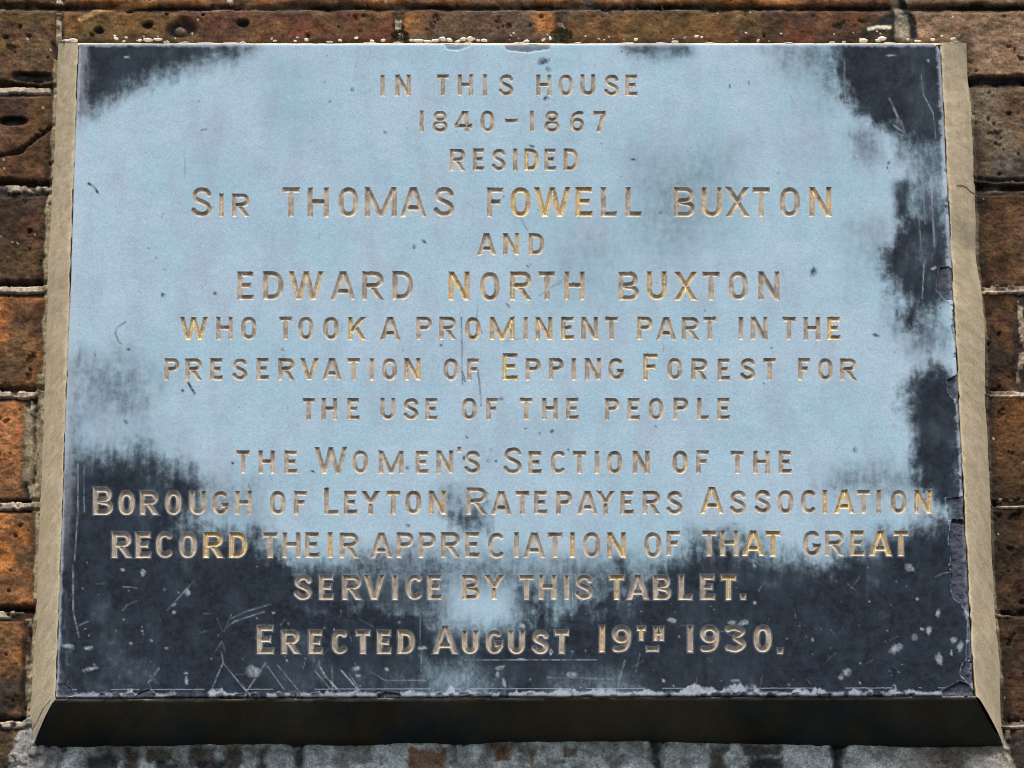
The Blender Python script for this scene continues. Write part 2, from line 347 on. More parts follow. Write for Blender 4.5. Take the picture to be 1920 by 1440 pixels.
# cement smeared from the border onto the bricks
dl = line_d(PX, PY, LOUT); dr = line_d(PX, PY, ROUT); ins = (PX > 40) & (PX < 1890)
sm = 5 + 16 * (fbm(PX, PY, 44, 4, 71) - 0.42) + np.where((PY > 330) & (PY < 480), 3, 0) + np.where((PY > 700) & (PY < 960), 8, 0)
m = sst(-2, 3, sm - dl) * (PY > 110) * (PX < 600); lay(m, (0.24, 0.20, 0.125)); hgt += 7 * m
m = sst(-2, 2, 3 + 9 * (fbm(PX, PY, 30, 4, 73) - 0.45) - dr) * (PY > 160) * (PX > 1500); lay(m, (0.22, 0.18, 0.11)); hgt += 4 * m
lay(0.75 * sst(26, 6, dr) * sst(0.3, 0.6, n1) * (PX > 1700), (0.020, 0.016, 0.013)); lay(0.5 * sst(24, 4, dl) * (PX < 200) * (1 - sst(-2, 3, sm - dl)), (0.025, 0.018, 0.012))
# limewash below the plaque and at the lower left corner
lw = sst(-6, 8, np.minimum(PY - 1372 + 10 * (n2 - .5), np.minimum(wx - 105, 1890 - wx + 0.45 * (PY - 1400))))
lw = lw * sst(-0.5, 0.1, 1 - (PY - 1360) / 260.0)
lw2 = np.array((0.62, 0.66, 0.61))[None, None] * (0.62 + 0.75 * fbm(PX, PY, 40, 4, 81))[..., None] + np.array((0.0, -0.035, -0.05)) * sst(1450, 1750, PX)[..., None]
col = col * (1 - lw[..., None]) + lw[..., None] * lw2
lay(lw * 0.6 * sst(1640, 1760, PX) * (1 - sst(0.5, 0.62, n1) * 0.4), (0.29, 0.22, 0.145)); lay(lw * .62 * sst(.48, .66, fbm(PX, PY, 34, 5, 83)), (0.12, 0.10, 0.078)); lay(lw * .45 * sst(.5, .66, fbm(PX, PY, 70, 4, 87)), (0.07, 0.05, 0.04))
for x0, y0, x1, y1, c in EXPOSED:
    q = np.minimum(np.minimum(PX - x0, x1 - PX), np.minimum(PY - y0, y1 - PY)) + 22 * (n2 - .5) + 10 * (n3 - .5); m = .88 * sst(-5, 6, q); lay(m, c); hgt -= 6 * m
q = np.minimum(sst(0, 1, 1) * (96 + 0.1 * (PY - 1300) - PX), PX - 30 - 0.5 * (1400 - PY)) / 14 + 2.6 * (n2 - .42); m = sst(-.3, .5, q) * (PY > 1270) * (PY < 1500) * (PX < 130)
lay(m, (0.27, 0.265, 0.25)); hgt += 6 * m
m = sst(0.62, 0.70, fbm(PX, PY, 18, 3, 85)) * (PX < 130) * (PY > 1240); lay(0.8 * m, (0.014, 0.012, 0.011))
# pale specks
for i in range(45):
    cx = rng.uniform(200, 1720); cy = 76 - abs(rng.normal(0, 9)); r = rng.uniform(0.6, 2.3)
    j0, j1 = np.searchsorted(gx, [cx - 6, cx + 6]); i0, i1 = np.searchsorted(gy, [cy - 6, cy + 6]); sl = (slice(i0, i1), slice(j0, j1))
    q = (np.hypot(PX[sl] - cx, (PY[sl] - cy) * 1.3) < r)[..., None]; col[sl] = np.where(q, np.array((0.6, 0.57, 0.52)), col[sl])
for i in range(260):
    cx = rng.uniform(-40, 1960); cy = rng.uniform(-20, 1460)
    j0, j1 = np.searchsorted(gx, [cx - 5, cx + 5]); i0, i1 = np.searchsorted(gy, [cy - 5, cy + 5]); sl = (slice(i0, i1), slice(j0, j1))
    q = (np.hypot(PX[sl] - cx, PY[sl] - cy) < rng.uniform(1, 2.4))[..., None]; col[sl] = np.where(q, np.array((0.36, 0.31, 0.24)), col[sl])
# under and along the foot of the bricks above the plaque: a dark line
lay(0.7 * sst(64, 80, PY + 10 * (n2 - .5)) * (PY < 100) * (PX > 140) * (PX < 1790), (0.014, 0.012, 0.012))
X, Z = plane(PX, PY, DW)
V = np.stack([X, DW - (hgt - 12) * U, Z], -1).reshape(-1, 3)
Q = grid_quads(NR, NC)
hid = ((PX > 200) & (PX < 1700) & (PY > 150) & (PY < 1340)).ravel()         # behind the plaque
Q = Q[~hid[Q].all(1)]
used = np.unique(Q); remap = np.full(len(V), -1); remap[used] = np.arange(len(used)); Q = remap[Q]
ca = np.concatenate([col.reshape(-1, 3), np.ones((len(V), 1))], 1)[used]
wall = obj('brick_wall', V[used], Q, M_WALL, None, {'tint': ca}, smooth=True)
tag(wall, 'weathered brown and orange brick wall with eroded joints around the plaque', 'wall')

# ------------------------------------------------------------------ the plaque
_, zb = plane(960, 1400, DW)
root = bpy.data.objects.new('memorial_plaque', None); SC.collection.objects.link(root)
root.location = (0, DW, float(zb)); root.empty_display_size = 0.05
tag(root, 'blue-grey slate memorial plaque with engraved gilt lettering in a splayed cement border', 'plaque')

# lettering: (text, x centres of the letters, top y, base y, top y of the small capitals, stroke)
def cx(o, *v): return [o + k / 3.0 for k in v]
LINES = [
 ('in this house', 'INTHISHOUSE', cx(640, 232, 347, 572, 698, 808, 927, 1139, 1263, 1386, 1521, 1632), (139.5, 180), {}, 10.6),
 ('dates of residence', '1840-1867', cx(640, 452, 555, 688, 822, 957, 1072, 1185, 1327, 1452), (207.5, 248), {}, 10.2),
 ('resided', 'RESIDED', cx(640, 655, 773, 886, 978, 1070, 1175, 1292), (278.5, 320.5), {}, 10.8),
 ('name', 'SIRTHOMASFOWELLBUXTON', cx(0, 1135, 1245, 1355, 1637, 1790, 1960, 2142, 2325, 2498, 2785, 2928, 3107, 3285, 3425, 3564, 3850, 4003, 4148, 4282, 4442, 4615), (351, 407), {1: 363, 2: 363}, 13.0),
 ('and', 'AND', cx(640, 818, 955, 1098), (437, 478.5), {}, 11.0),
 ('name', 'EDWARDNORTHBUXTON', cx(0, 1382, 1537, 1722, 1930, 2098, 2265, 2582, 2755, 2930, 3077, 3232, 3537, 3695, 3857, 4000, 4153, 4325), (509, 563), {}, 12.8),
 ('text', 'WHOTOOKAPROMINENTPARTINTHE', cx(0, 1090, 1263, 1400, 1607, 1720, 1862, 2008, 2195, 2387, 2520, 2660, 2825, 2958, 3060, 3193, 3317, 3440, 3628, 3748, 3885, 3993, 4168, 4270, 4438, 4567, 4690), (594, 637.5), {}, 11.2),
 ('text', 'PRESERVATIONOFEPPINGFORESTFOR', cx(0, 968, 1090, 1218, 1350, 1478, 1612, 1740, 1868, 1990, 2092, 2192, 2320, 2537, 2662, 2870, 3000, 3130, 3228, 3335, 3465, 3660, 3795, 3935, 4072, 4207, 4330, 4523, 4643, 4772), (662.5, 713), {'small': 671.5, 'caps': (14, 20)}, 11.2),
 ('text', 'THEUSEOFTHEPEOPLE', cx(0, 1737, 1853, 1987, 2182, 2313, 2428, 2640, 2770, 2960, 3093, 3220, 3445, 3565, 3690, 3831, 3955, 4070), (746, 787.5), {}, 11.0),
 ('text', "THEWOMEN'SSECTIONOFTHE", cx(0, 1367, 1500, 1637, 1862, 2028, 2200, 2375, 2503, 2583, 2658, 2885, 3010, 3140, 3260, 3358, 3457, 3607, 3826, 3952, 4148, 4283, 4417), (838, 888.5), {'small': 845, 'caps': (3, 8, 10)}, 11.4),
 ('text', 'BOROUGHOFLEYTONRATEPAYERSASSOCIATION', cx(0, 580, 712, 840, 975, 1113, 1240, 1370, 1563, 1690, 1865, 1972, 2085, 2212, 2325, 2460, 2682, 2820, 2938, 3042, 3175, 3305, 3407, 3528, 3665, 3795, 4005, 4152, 4290, 4418, 4548, 4640, 4750, 4858, 4943, 5055, 5192), (914, 965), {'small': 920.5, 'caps': (0, 9, 15, 25)}, 11.8),
 ('text', 'RECORDTHEIRAPPRECIATIONOFTHATGREAT', cx(0, 685, 805, 925, 1057, 1200, 1340, 1520, 1640, 1757, 1857, 1965, 2145, 2280, 2405, 2535, 2658, 2792, 2905, 3005, 3122, 3220, 3328, 3468, 3672, 3788, 3990, 4103, 4237, 4348, 4567, 4695, 4822, 4952, 5068), (998, 1046), {}, 12.2),
 ('text', 'SERVICEBYTHISTABLET.', cx(0, 1705, 1835, 1980, 2105, 2222, 2330, 2445, 2650, 2780, 2962, 3080, 3188, 3285, 3470, 3588, 3725, 3856, 3980, 4098, 4180), (1078, 1124.5), {}, 12.0),
 ('date of erection', 'ERECTEDAUGUST19TH1930.', cx(0, 1492, 1635, 1775, 1910, 2042, 2160, 2285, 2503, 2645, 2780, 2905, 3040, 3160, 3387, 3497, 3607, 3705, 3882, 3992, 4140, 4290, 4388), (1173, 1226), {'small': 1182, 'caps': (0, 7, 13, 14, 17, 18, 19, 20)}, 12.4),
]
LABELS = ['IN THIS HOUSE', '1840-1867', 'RESIDED', 'SIR THOMAS FOWELL BUXTON', 'AND', 'EDWARD NORTH BUXTON', 'WHO TOOK A PROMINENT PART IN THE',
          'PRESERVATION OF EPPING FOREST FOR', 'THE USE OF THE PEOPLE', "THE WOMEN'S SECTION OF THE", 'BOROUGH OF LEYTON RATEPAYERS ASSOCIATION',
          'RECORD THEIR APPRECIATION OF THAT GREAT', 'SERVICE BY THIS TABLET', 'ERECTED AUGUST 19TH 1930']
WID = dict(A=.88, B=.72, C=.70, D=.72, E=.58, F=.56, G=.72, H=.72, I=.26, K=.78, L=.55, M=1.08, N=.74, O=.68, P=.70, R=.77, S=.72, T=.60, U=.70, V=.84, W=1.22, X=.80, Y=.80)
WID.update({'1': .26, '8': .72, '4': .80, '0': .66, '-': .62, '6': .68, '7': .58, '9': .70, '3': .74, '.': .26, "'": .2})
def cr(pts, n=7):
    p = [np.array(q, float) for q in pts]; p = [2 * p[0] - p[1]] + p + [2 * p[-1] - p[-2]]; out = []
    for i in range(1, len(p) - 2):
        for t in np.arange(n) / n:
            out.append(0.5 * (2 * p[i] + (p[i + 1] - p[i - 1]) * t + (2 * p[i - 1] - 5 * p[i] + 4 * p[i + 1] - p[i + 2]) * t * t + (3 * p[i] - p[i - 1] - 3 * p[i + 1] + p[i + 2]) * t ** 3))
    return [tuple(q) for q in out] + [tuple(p[-2])]
def oval(cx_, cy_, rx, ry, a0, a1, n=26, e=2.5):
    r = []
    for a in np.radians(np.linspace(a0, a1, n)):
        c, s_ = math.cos(a), math.sin(a)
        r.append((cx_ + rx * math.copysign(abs(c) ** (2 / e), c), cy_ + ry * math.copysign(abs(s_) ** (2 / e), s_)))
    return r
def glyph(ch, w, h, s):
    """strokes of a letter: (centre line, closed). y runs down from the cap line; ends on y=0 / y=h run past and are clipped"""
    k = s / 2; L, R_, T, B = k, w - k, k, h - k; m = w / 2; o0, o1 = -s, h + s
    def ext(p, q): # a diagonal from the cap line to the base line, run on past both
        d = np.array(q, float) - p; d = d / np.linalg.norm(d) * s; return [tuple(np.array(p) - d), tuple(np.array(q) + d)]
    stem = lambda x: [(x, o0), (x, o1)]
    if ch in 'I1': return [stem(m)]
    if ch == 'L': return [stem(L), [(L, B), (w, B)]]
    if ch == 'T': return [[(0, T), (w, T)], stem(m)]
    if ch == 'E': return [stem(L), [(L, T), (w * .97, T)], [(L, h * .49), (w * .84, h * .49)], [(L, B), (w, B)]]
    if ch == 'F': return [stem(L), [(L, T), (w, T)], [(L, h * .49), (w * .84, h * .49)]]
    if ch == 'H': return [stem(L), stem(R_), [(L, h * .48), (R_, h * .48)]]
    if ch == 'N': return [stem(L), stem(R_), ext((L * .9, 0), (w - L * .9, h))]
    if ch == 'M': return [stem(L), stem(R_), [(L * .4, -k), (m, h * .99), (w - L * .4, -k)]]
    if ch == 'A': return [ext((m - s * .12, 0), (L, h)), ext((m + s * .12, 0), (R_, h)), [(w * .24, h * .70), (w * .76, h * .70)]]
    if ch == 'V': return [ext((L, 0), (m - s * .1, h)), ext((R_, 0), (m + s * .1, h))]
    if ch == 'W': return [ext((L, 0), (w * .29, h)), ext((w * .5, 0), (w * .30, h)), ext((w * .5, 0), (w * .70, h)), ext((R_, 0), (w * .71, h))]
    if ch == 'X': return [ext((L, 0), (R_, h)), ext((R_, 0), (L, h))]
    if ch == 'Y': return [[(L - s * .55, -s), (m, h * .52)], [(R_ + s * .55, -s), (m, h * .52)], [(m, h * .5), (m, o1)]]
    if ch == 'K': return [stem(L), ext((R_, 0), (L, h * .66))[:1] + [(L, h * .66)], [(w * .42, h * .42), ext((w * .42, h * .42), (R_, h))[1]]]
    if ch in 'O0': p = oval(m, h / 2, m - k, h / 2 - k, 0, 360, 40); return [p]
    if ch == 'C': return [oval(m + s * .1, h / 2, m - k, h / 2 - k, -42, -318, 34)]
    if ch == 'G': return [oval(m + s * .05, h / 2, m - k, h / 2 - k, -44, -345, 36), [(m * 1.05, h * .60), (w * 1.02, h * .60)]]
    if ch == 'D': return [stem(L), [(L, T)] + oval(w * .42, h / 2, w * .58 - k, h / 2 - k, -90, 90, 24, 2.3) + [(L, B)]]
    if ch == 'U': return [[(L, o0), (L, h * .55)] + oval(m, h * .60, m - k, h * .40 - k, 180, 0, 20, 2.3) + [(R_, h * .55), (R_, o0)]]
    if ch in 'PR':
        g = [stem(L), [(L, T)] + oval(w * .50, h * .29, w * .48 - k, h * .29 - k * .9, -90, 90, 18, 2.3) + [(L, h * .58 - k * .8)]]
        if ch == 'R': g.append([(w * .42, h * .50), ext((w * .42, h * .50), (w - k * 1.1, h))[1]])
        return g
    if ch == 'B': return [stem(L), [(L, T)] + oval(w * .50, h * .265, w * .43 - k, h * .265 - k * .85, -90, 90, 16, 2.3) + [(L, h * .48)],
                          [(L, h * .48)] + oval(w * .50, h * .735, w * .50 - k, h * .265 - k * .85, -90, 90, 16, 2.3) + [(L, B)]]
    if ch == 'S':
        q = [(.97, .20), (.80, .04), (.5, .0), (.20, .06), (.07, .23), (.17, .38), (.5, .485), (.83, .60), (.96, .77), (.83, .94), (.5, 1.0), (.20, .955), (-.04, .80)]
        return [cr([(L + a * (w - s), T + b * (h - s)) for a, b in q])]
    if ch == '8': return [oval(m, h * .255, m * .86 - k, h * .255 - k * .85, 0, 360, 26, 2.1), oval(m, h * .72, m - k, h * .28 - k * .9, 0, 360, 28, 2.1)]
    if ch == '4': return [[(w * .68, o0), (w * .68, o1)], [(w * .60, -k * .6), (0 + k * .6, h * .70)], [(0, h * .70), (w, h * .70)]]
    if ch == '6': return [oval(m, h * .67, m - k, h * .33 - k, 0, 360, 28, 2.1), cr([(w * .86, h * .13), (w * .55, T + .02 * h), (w * .25, h * .25), (L, h * .52), (L, h * .68)])]
    if ch == '9': return [oval(m, h * .33, m - k, h * .33 - k, 0, 360, 28, 2.1), cr([(R_, h * .32), (R_, h * .52), (w * .72, h * .80), (w * .42, B - .01 * h), (w * .12, h * .88)])]
    if ch == '7': return [[(0, T), (w, T)], [(w - k * .9, T), ext((w - k * .9, T), (w * .38, h))[1]]]
    if ch == '3': return [cr([(w * .04, h * .16), (w * .45, T), (w * .86 - k * .3, h * .24), (w * .45, h * .44)]), cr([(w * .40, h * .44), (w - k, h * .70), (w * .5, B), (0 + k * .2, h * .84)])]
    if ch == '-': return [[(0, h * .47), (w, h * .47)]]
    if ch == '.': return [[(0, h - k * .95), (w, h - k * .95)]]
    if ch == "'": return [[(m, -s), (m, h * .22)]]
    return []
def stroke_v(px, py, pts, hw0):
    """inside distance to the outline of a butt-ended stroke"""
    closed = math.hypot(pts[0][0] - pts[-1][0], pts[0][1] - pts[-1][1]) < 1e-6 and len(pts) > 4
    best = np.full(px.shape, -1e9); n = len(pts) - 1
    for i in range(n):
        (ax, ay), (bx, by) = pts[i], pts[i + 1]; ex, ey = bx - ax, by - ay; ln = math.hypot(ex, ey)
        if ln < 1e-6: continue
        t = ((px - ax) * ex + (py - ay) * ey) / ln; lat = np.abs((px - ax) * ey - (py - ay) * ex) / ln
        over = np.maximum(0, np.maximum(-t, t - ln))
        hw = hw0 + (.9 * (2 * np.clip(t / ln, 0, 1) - 1) ** 4 if n == 1 else 0)
        v = hw - np.hypot(lat, over)
        if not closed and i == 0: v = np.where(t < hw, np.minimum(hw - lat, t), v)
        if not closed and i == n - 1: v = np.where(t > ln - hw, np.minimum(np.minimum(v, hw - lat), ln - t), v)
        best = np.maximum(best, v)
    return best

# lattice over the slate face: base cells of about 2 photo pixels, split 3x3 round the letters and at broken edges
TL, TR, BR, BL = (148, 82), (1762, 82), (1826, 1303.5), (105, 1307)
NX, NY, SUB = 862, 612, 3
FX, FY = NX * SUB, NY * SUB
su, tv = np.meshgrid(np.linspace(0, 1, FX + 1), np.linspace(0, 1, FY + 1))
xl = TL[0] + (BL[0] - TL[0]) * tv; xr = TR[0] + (BR[0] - TR[0]) * tv
yt = TL[1] + (TR[1] - TL[1]) * su; yb = BL[1] + (BR[1] - BL[1]) * su
GX = xl + su * (xr - xl); GY = yt + tv * (yb - yt)
FV = np.full(GX.shape, -50.0, np.float32); LID = np.full((FY + 1, FX + 1), -1, np.int16); GILD = np.zeros(GX.shape, np.float32)
REF = np.zeros((NY, NX), bool)
GOLDEN = {3: {9: .3, 10: .9, 11: 1, 12: .9, 16: .6, 17: .5, 20: .7}, 2: {4: .8, 3: .6, 6: .4}, 4: {1: .5, 2: .5}, 5: {2: .6, 6: .9, 8: .7, 12: .8, 13: .8},
          6: {0: .8, 6: .8, 11: .9, 10: .7, 13: .8, 14: .6, 25: .9, 17: .6}, 7: {6: .7, 11: .8, 14: .8, 20: .8}, 10: {35: .9, 25: .7, 31: .9, 30: .8, 14: .6},
          11: {4: 1, 5: 1, 9: .9, 27: 1, 28: .9, 32: 1, 33: .7, 20: .9, 22: .7, 31: .6}, 12: {3: .6, 8: .7, 18: .9, 13: .8, 7: .5}, 13: {13: .9, 15: .6, 16: .7}}
for li, (nm, txt, cxs, (y0, y1), var, s) in enumerate(LINES):
    for gi, ch in enumerate(txt):
        a, b, st = y0, y1, s
        st = s * .79
        if 'small' in var and gi not in var['caps']: a = var['small']
        elif gi in var: a = var[gi]; st = s * .70
        if li == 13 and gi in (15, 16): a, b, st = 1174.5, 1201, 8.0
        if li == 13 and gi in (17, 18, 19, 20, 13, 14): b = 1223
        if li == 10 and gi > 24: a -= 2; b -= 2
        if li == 11 and gi > 23: a -= 3; b -= 3
        h = b - a; w_ = WID[ch] * h
        if ch in 'I1.': w_ = st
        if li in (2,): w_ *= .93
        rot = rng.normal(0, .004); ox = cxs[gi] - w_ / 2; oy = a + rng.normal(0, .35)
        fi = (oy - TL[1] - 5) / 1223.3; fj = (oy + h - TL[1] + 5) / 1223.3
        r0 = max(0, int(fi * NY)); r1 = min(NY, int(fj * NY) + 1)
        tm = (r0 + r1) / 2 / NY; lx = TL[0] + (BL[0] - TL[0]) * tm; wx_ = TR[0] + (BR[0] - TR[0]) * tm - lx
        c0 = int((ox - 6 - lx) / wx_ * NX) - 1; c1 = int((ox + w_ + 6 - lx) / wx_ * NX) + 2
        REF[r0:r1, c0:c1] = True
        sl = (slice(r0 * SUB, r1 * SUB + 1), slice(c0 * SUB, c1 * SUB + 1))
        gx_ = GX[sl] - ox; gy_ = GY[sl] - oy; gx_ = gx_ + (gy_ - h / 2) * rot
        wob = .55 * (vn(GX[sl] / 9, GY[sl] / 9, 3) - .5)
        v = np.full(gx_.shape, -1e9)
        for pts in glyph(ch, w_, h, st): v = np.maximum(v, stroke_v(gx_, gy_, pts, st / 2))
        v = np.minimum(v, np.minimum(gy_, h - gy_)) + wob
        up = v > FV[sl]; FV[sl] = np.maximum(FV[sl], v); L_ = LID[sl]; L_[up & (v > -3)] = li
        gv = GOLDEN.get(li, {}).get(gi, rng.uniform(0.0, .42)); Gs = GILD[sl]; Gs[up] = gv
# dash under TH
sl = (slice(int((1212 - 82) / 1223.3 * NY) * SUB, int((1226 - 82) / 1223.3 * NY) * SUB + 1), slice(int(.637 * NX) * SUB, int(.672 * NX) * SUB + 1))
v = stroke_v(GX[sl], GY[sl], [(1212, 1217.5), (1235, 1217.5)], 4); up = v > FV[sl]; FV[sl] = np.maximum(FV[sl], v); L_ = LID[sl]; L_[up & (v > -3)] = 13
REF[sl[0].start // SUB:sl[0].stop // SUB + 1, sl[1].start // SUB:sl[1].stop // SUB + 1] = True
cxm = GX[:-1:SUB, :-1:SUB]; cym = GY[:-1:SUB, :-1:SUB]
REF |= (cxm > 1752 + 0.02 * (cym - 480)) & (cym > 470) | (cym > 1284)
# snap lattice points to the letter outlines
gy_, gx_ = np.gradient(FV); g2 = gx_ ** 2 + gy_ ** 2; near = (np.abs(FV) < .42) & (g2 > .05)
dx = np.where(near, -FV * gx_ / np.maximum(g2, .05), 0).clip(-.55, .55); dy = np.where(near, -FV * gy_ / np.maximum(g2, .05), 0).clip(-.55, .55)
sxp = (xr - xl) / FX; syp = (yb - yt) / FY
MX = GX + dx * sxp; MY = GY + dy * syp
dep = np.where(near, 0, np.maximum(FV, 0)) * .93
dep += np.where(FV > 0.3, .45 * (vn(GX / 3.1, GY / 3.1, 9) - .5) * np.minimum(1, np.maximum(FV, 0)), 0)

# stains, wear and broken edges of the slate
q0 = (fbm(GX, GY, 46, 5, 101) - .5); q1 = (fbm(GX, GY, 14, 4, 103) - .5); q2 = fbm(GX, GY, 5, 3, 105) - .5
qv = fbm(GX, GY * .18, 9, 4, 107) - .5
DK = np.zeros(GX.shape)
def win(pts, mg):
    p = np.array(pts); x0, y0 = p.min(0) - mg; x1, y1 = p.max(0) + mg
    i0 = max(0, int((y0 - 82) / 1225 * FY) - 6); i1 = min(FY + 1, int((y1 - 82) / 1221 * FY) + 6)
    t = np.clip(((y0 + y1) / 2 - 82) / 1223, 0, 1); lx = 148 - 43 * t; wx_ = 1614 + 107 * t
    j0 = max(0, int((x0 - lx - 8) / wx_ * FX) - 30); j1 = min(FX + 1, int((x1 - lx + 8) / wx_ * FX) + 30)
    return (slice(i0, i1), slice(j0, j1))
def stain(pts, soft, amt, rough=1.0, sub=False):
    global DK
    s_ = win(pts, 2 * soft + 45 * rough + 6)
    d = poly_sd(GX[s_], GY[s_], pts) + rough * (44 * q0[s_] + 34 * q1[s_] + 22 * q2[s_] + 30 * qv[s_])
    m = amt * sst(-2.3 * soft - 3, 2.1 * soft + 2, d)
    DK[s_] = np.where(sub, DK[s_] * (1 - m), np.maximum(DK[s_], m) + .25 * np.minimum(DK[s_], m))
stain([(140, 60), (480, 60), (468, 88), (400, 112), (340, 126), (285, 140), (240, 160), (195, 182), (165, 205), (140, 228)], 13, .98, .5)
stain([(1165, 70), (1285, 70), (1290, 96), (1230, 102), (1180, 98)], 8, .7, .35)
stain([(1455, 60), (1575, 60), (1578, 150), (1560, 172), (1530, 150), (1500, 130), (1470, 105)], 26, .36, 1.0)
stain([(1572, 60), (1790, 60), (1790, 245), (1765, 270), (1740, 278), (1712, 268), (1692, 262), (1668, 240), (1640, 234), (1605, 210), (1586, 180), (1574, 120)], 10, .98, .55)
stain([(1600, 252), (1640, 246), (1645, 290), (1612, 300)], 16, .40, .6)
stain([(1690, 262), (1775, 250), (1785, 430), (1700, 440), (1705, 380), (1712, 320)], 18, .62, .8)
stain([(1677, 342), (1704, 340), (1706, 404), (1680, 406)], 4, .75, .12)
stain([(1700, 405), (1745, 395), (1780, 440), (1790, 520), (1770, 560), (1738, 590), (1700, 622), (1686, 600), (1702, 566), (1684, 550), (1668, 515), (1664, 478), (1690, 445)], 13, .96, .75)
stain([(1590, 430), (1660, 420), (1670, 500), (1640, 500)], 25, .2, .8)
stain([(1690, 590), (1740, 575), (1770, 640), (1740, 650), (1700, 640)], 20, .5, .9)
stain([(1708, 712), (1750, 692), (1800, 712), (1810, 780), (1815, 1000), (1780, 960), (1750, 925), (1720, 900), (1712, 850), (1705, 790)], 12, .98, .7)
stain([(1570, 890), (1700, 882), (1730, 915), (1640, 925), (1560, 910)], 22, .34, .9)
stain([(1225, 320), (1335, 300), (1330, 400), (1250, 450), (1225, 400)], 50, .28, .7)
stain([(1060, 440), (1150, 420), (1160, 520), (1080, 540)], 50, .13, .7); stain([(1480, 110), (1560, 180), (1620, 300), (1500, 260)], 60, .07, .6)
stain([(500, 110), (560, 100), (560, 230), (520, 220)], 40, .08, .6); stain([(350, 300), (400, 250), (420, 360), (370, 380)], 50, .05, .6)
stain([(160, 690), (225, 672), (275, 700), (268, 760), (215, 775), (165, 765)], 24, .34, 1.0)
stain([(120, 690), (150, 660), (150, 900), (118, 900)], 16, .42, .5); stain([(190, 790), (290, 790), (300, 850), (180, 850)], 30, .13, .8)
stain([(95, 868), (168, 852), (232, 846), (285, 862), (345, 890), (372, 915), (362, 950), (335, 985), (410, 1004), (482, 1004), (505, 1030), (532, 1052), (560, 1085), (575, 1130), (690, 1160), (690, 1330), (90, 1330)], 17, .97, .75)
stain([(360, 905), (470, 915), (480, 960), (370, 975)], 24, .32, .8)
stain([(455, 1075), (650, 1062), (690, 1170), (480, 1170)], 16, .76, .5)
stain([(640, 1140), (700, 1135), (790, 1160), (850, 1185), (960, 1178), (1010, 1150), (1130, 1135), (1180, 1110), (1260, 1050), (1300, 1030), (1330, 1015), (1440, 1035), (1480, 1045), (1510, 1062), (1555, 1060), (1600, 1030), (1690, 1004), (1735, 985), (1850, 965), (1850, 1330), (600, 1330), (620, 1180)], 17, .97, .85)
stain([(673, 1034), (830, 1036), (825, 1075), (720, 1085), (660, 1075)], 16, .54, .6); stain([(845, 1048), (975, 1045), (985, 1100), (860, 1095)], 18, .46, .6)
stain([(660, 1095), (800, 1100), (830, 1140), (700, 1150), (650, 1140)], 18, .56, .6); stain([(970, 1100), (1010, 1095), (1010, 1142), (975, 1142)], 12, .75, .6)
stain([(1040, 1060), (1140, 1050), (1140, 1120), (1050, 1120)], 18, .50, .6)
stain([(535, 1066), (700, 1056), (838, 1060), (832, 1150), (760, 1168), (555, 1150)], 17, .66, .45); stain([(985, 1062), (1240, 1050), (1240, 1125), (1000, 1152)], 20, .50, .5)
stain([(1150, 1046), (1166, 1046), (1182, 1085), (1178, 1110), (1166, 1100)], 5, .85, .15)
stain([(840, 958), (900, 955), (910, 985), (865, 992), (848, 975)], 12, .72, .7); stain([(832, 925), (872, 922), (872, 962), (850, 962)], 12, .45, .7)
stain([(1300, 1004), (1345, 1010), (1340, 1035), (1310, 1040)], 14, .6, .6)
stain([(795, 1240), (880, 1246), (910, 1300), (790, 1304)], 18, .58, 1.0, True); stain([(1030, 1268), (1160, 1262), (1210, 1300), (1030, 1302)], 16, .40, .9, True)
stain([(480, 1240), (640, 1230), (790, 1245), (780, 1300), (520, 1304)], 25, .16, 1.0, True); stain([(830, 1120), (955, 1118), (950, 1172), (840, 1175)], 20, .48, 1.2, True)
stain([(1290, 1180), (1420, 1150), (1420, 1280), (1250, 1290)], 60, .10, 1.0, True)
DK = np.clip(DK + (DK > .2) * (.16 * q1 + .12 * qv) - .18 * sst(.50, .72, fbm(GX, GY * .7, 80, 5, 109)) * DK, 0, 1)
# streaks on the right and left margins
mr = sst(70, 20, xr - GX) * sst(235, 300, GY) * sst(600, 520, GY); DK = np.clip(DK - mr * np.clip(.9 * (qv + .12), 0, .6), 0, 1)
ml = sst(60, 8, GX - xl) * sst(760, 880, GY); DK = np.clip(DK - ml * np.clip(1.1 * (qv + .02), 0, .55), 0, 1)
WH = np.zeros(GX.shape); SP = np.zeros(GX.shape); CH = np.zeros(GX.shape)
def scratch(arr, pts, wd, amt, broken=.5):
    if arr is SP: amt = min(1, amt * 1.4)
    s_ = win(pts, wd + 4); d = line_d(GX[s_], GY[s_], pts) + 1.2 * q2[s_]
    arr[s_] = np.maximum(arr[s_], amt * sst(wd + .9, max(0, wd - .9), d) * (1 - broken + broken * sst(-.12, .1, q1[s_] + q2[s_])))
def spot(arr, x, y, rx, ry, amt, ang=0, soft=.35):
    if arr is SP: amt = min(1, amt * 1.45)
    s_ = win([(x, y)], max(rx, ry) * 1.6 + 3); ca, sa = math.cos(ang), math.sin(ang); ax = GX[s_] - x; ay = GY[s_] - y
    d = np.hypot((ax * ca + ay * sa) / rx, (-ax * sa + ay * ca) / ry) + 1.5 * q2[s_] + 1.3 * q1[s_]
    arr[s_] = np.maximum(arr[s_], amt * sst(1 + soft, 1 - soft, d) * np.clip(.8 + 1.5 * q2[s_] + 1.2 * q1[s_], .25, 1))
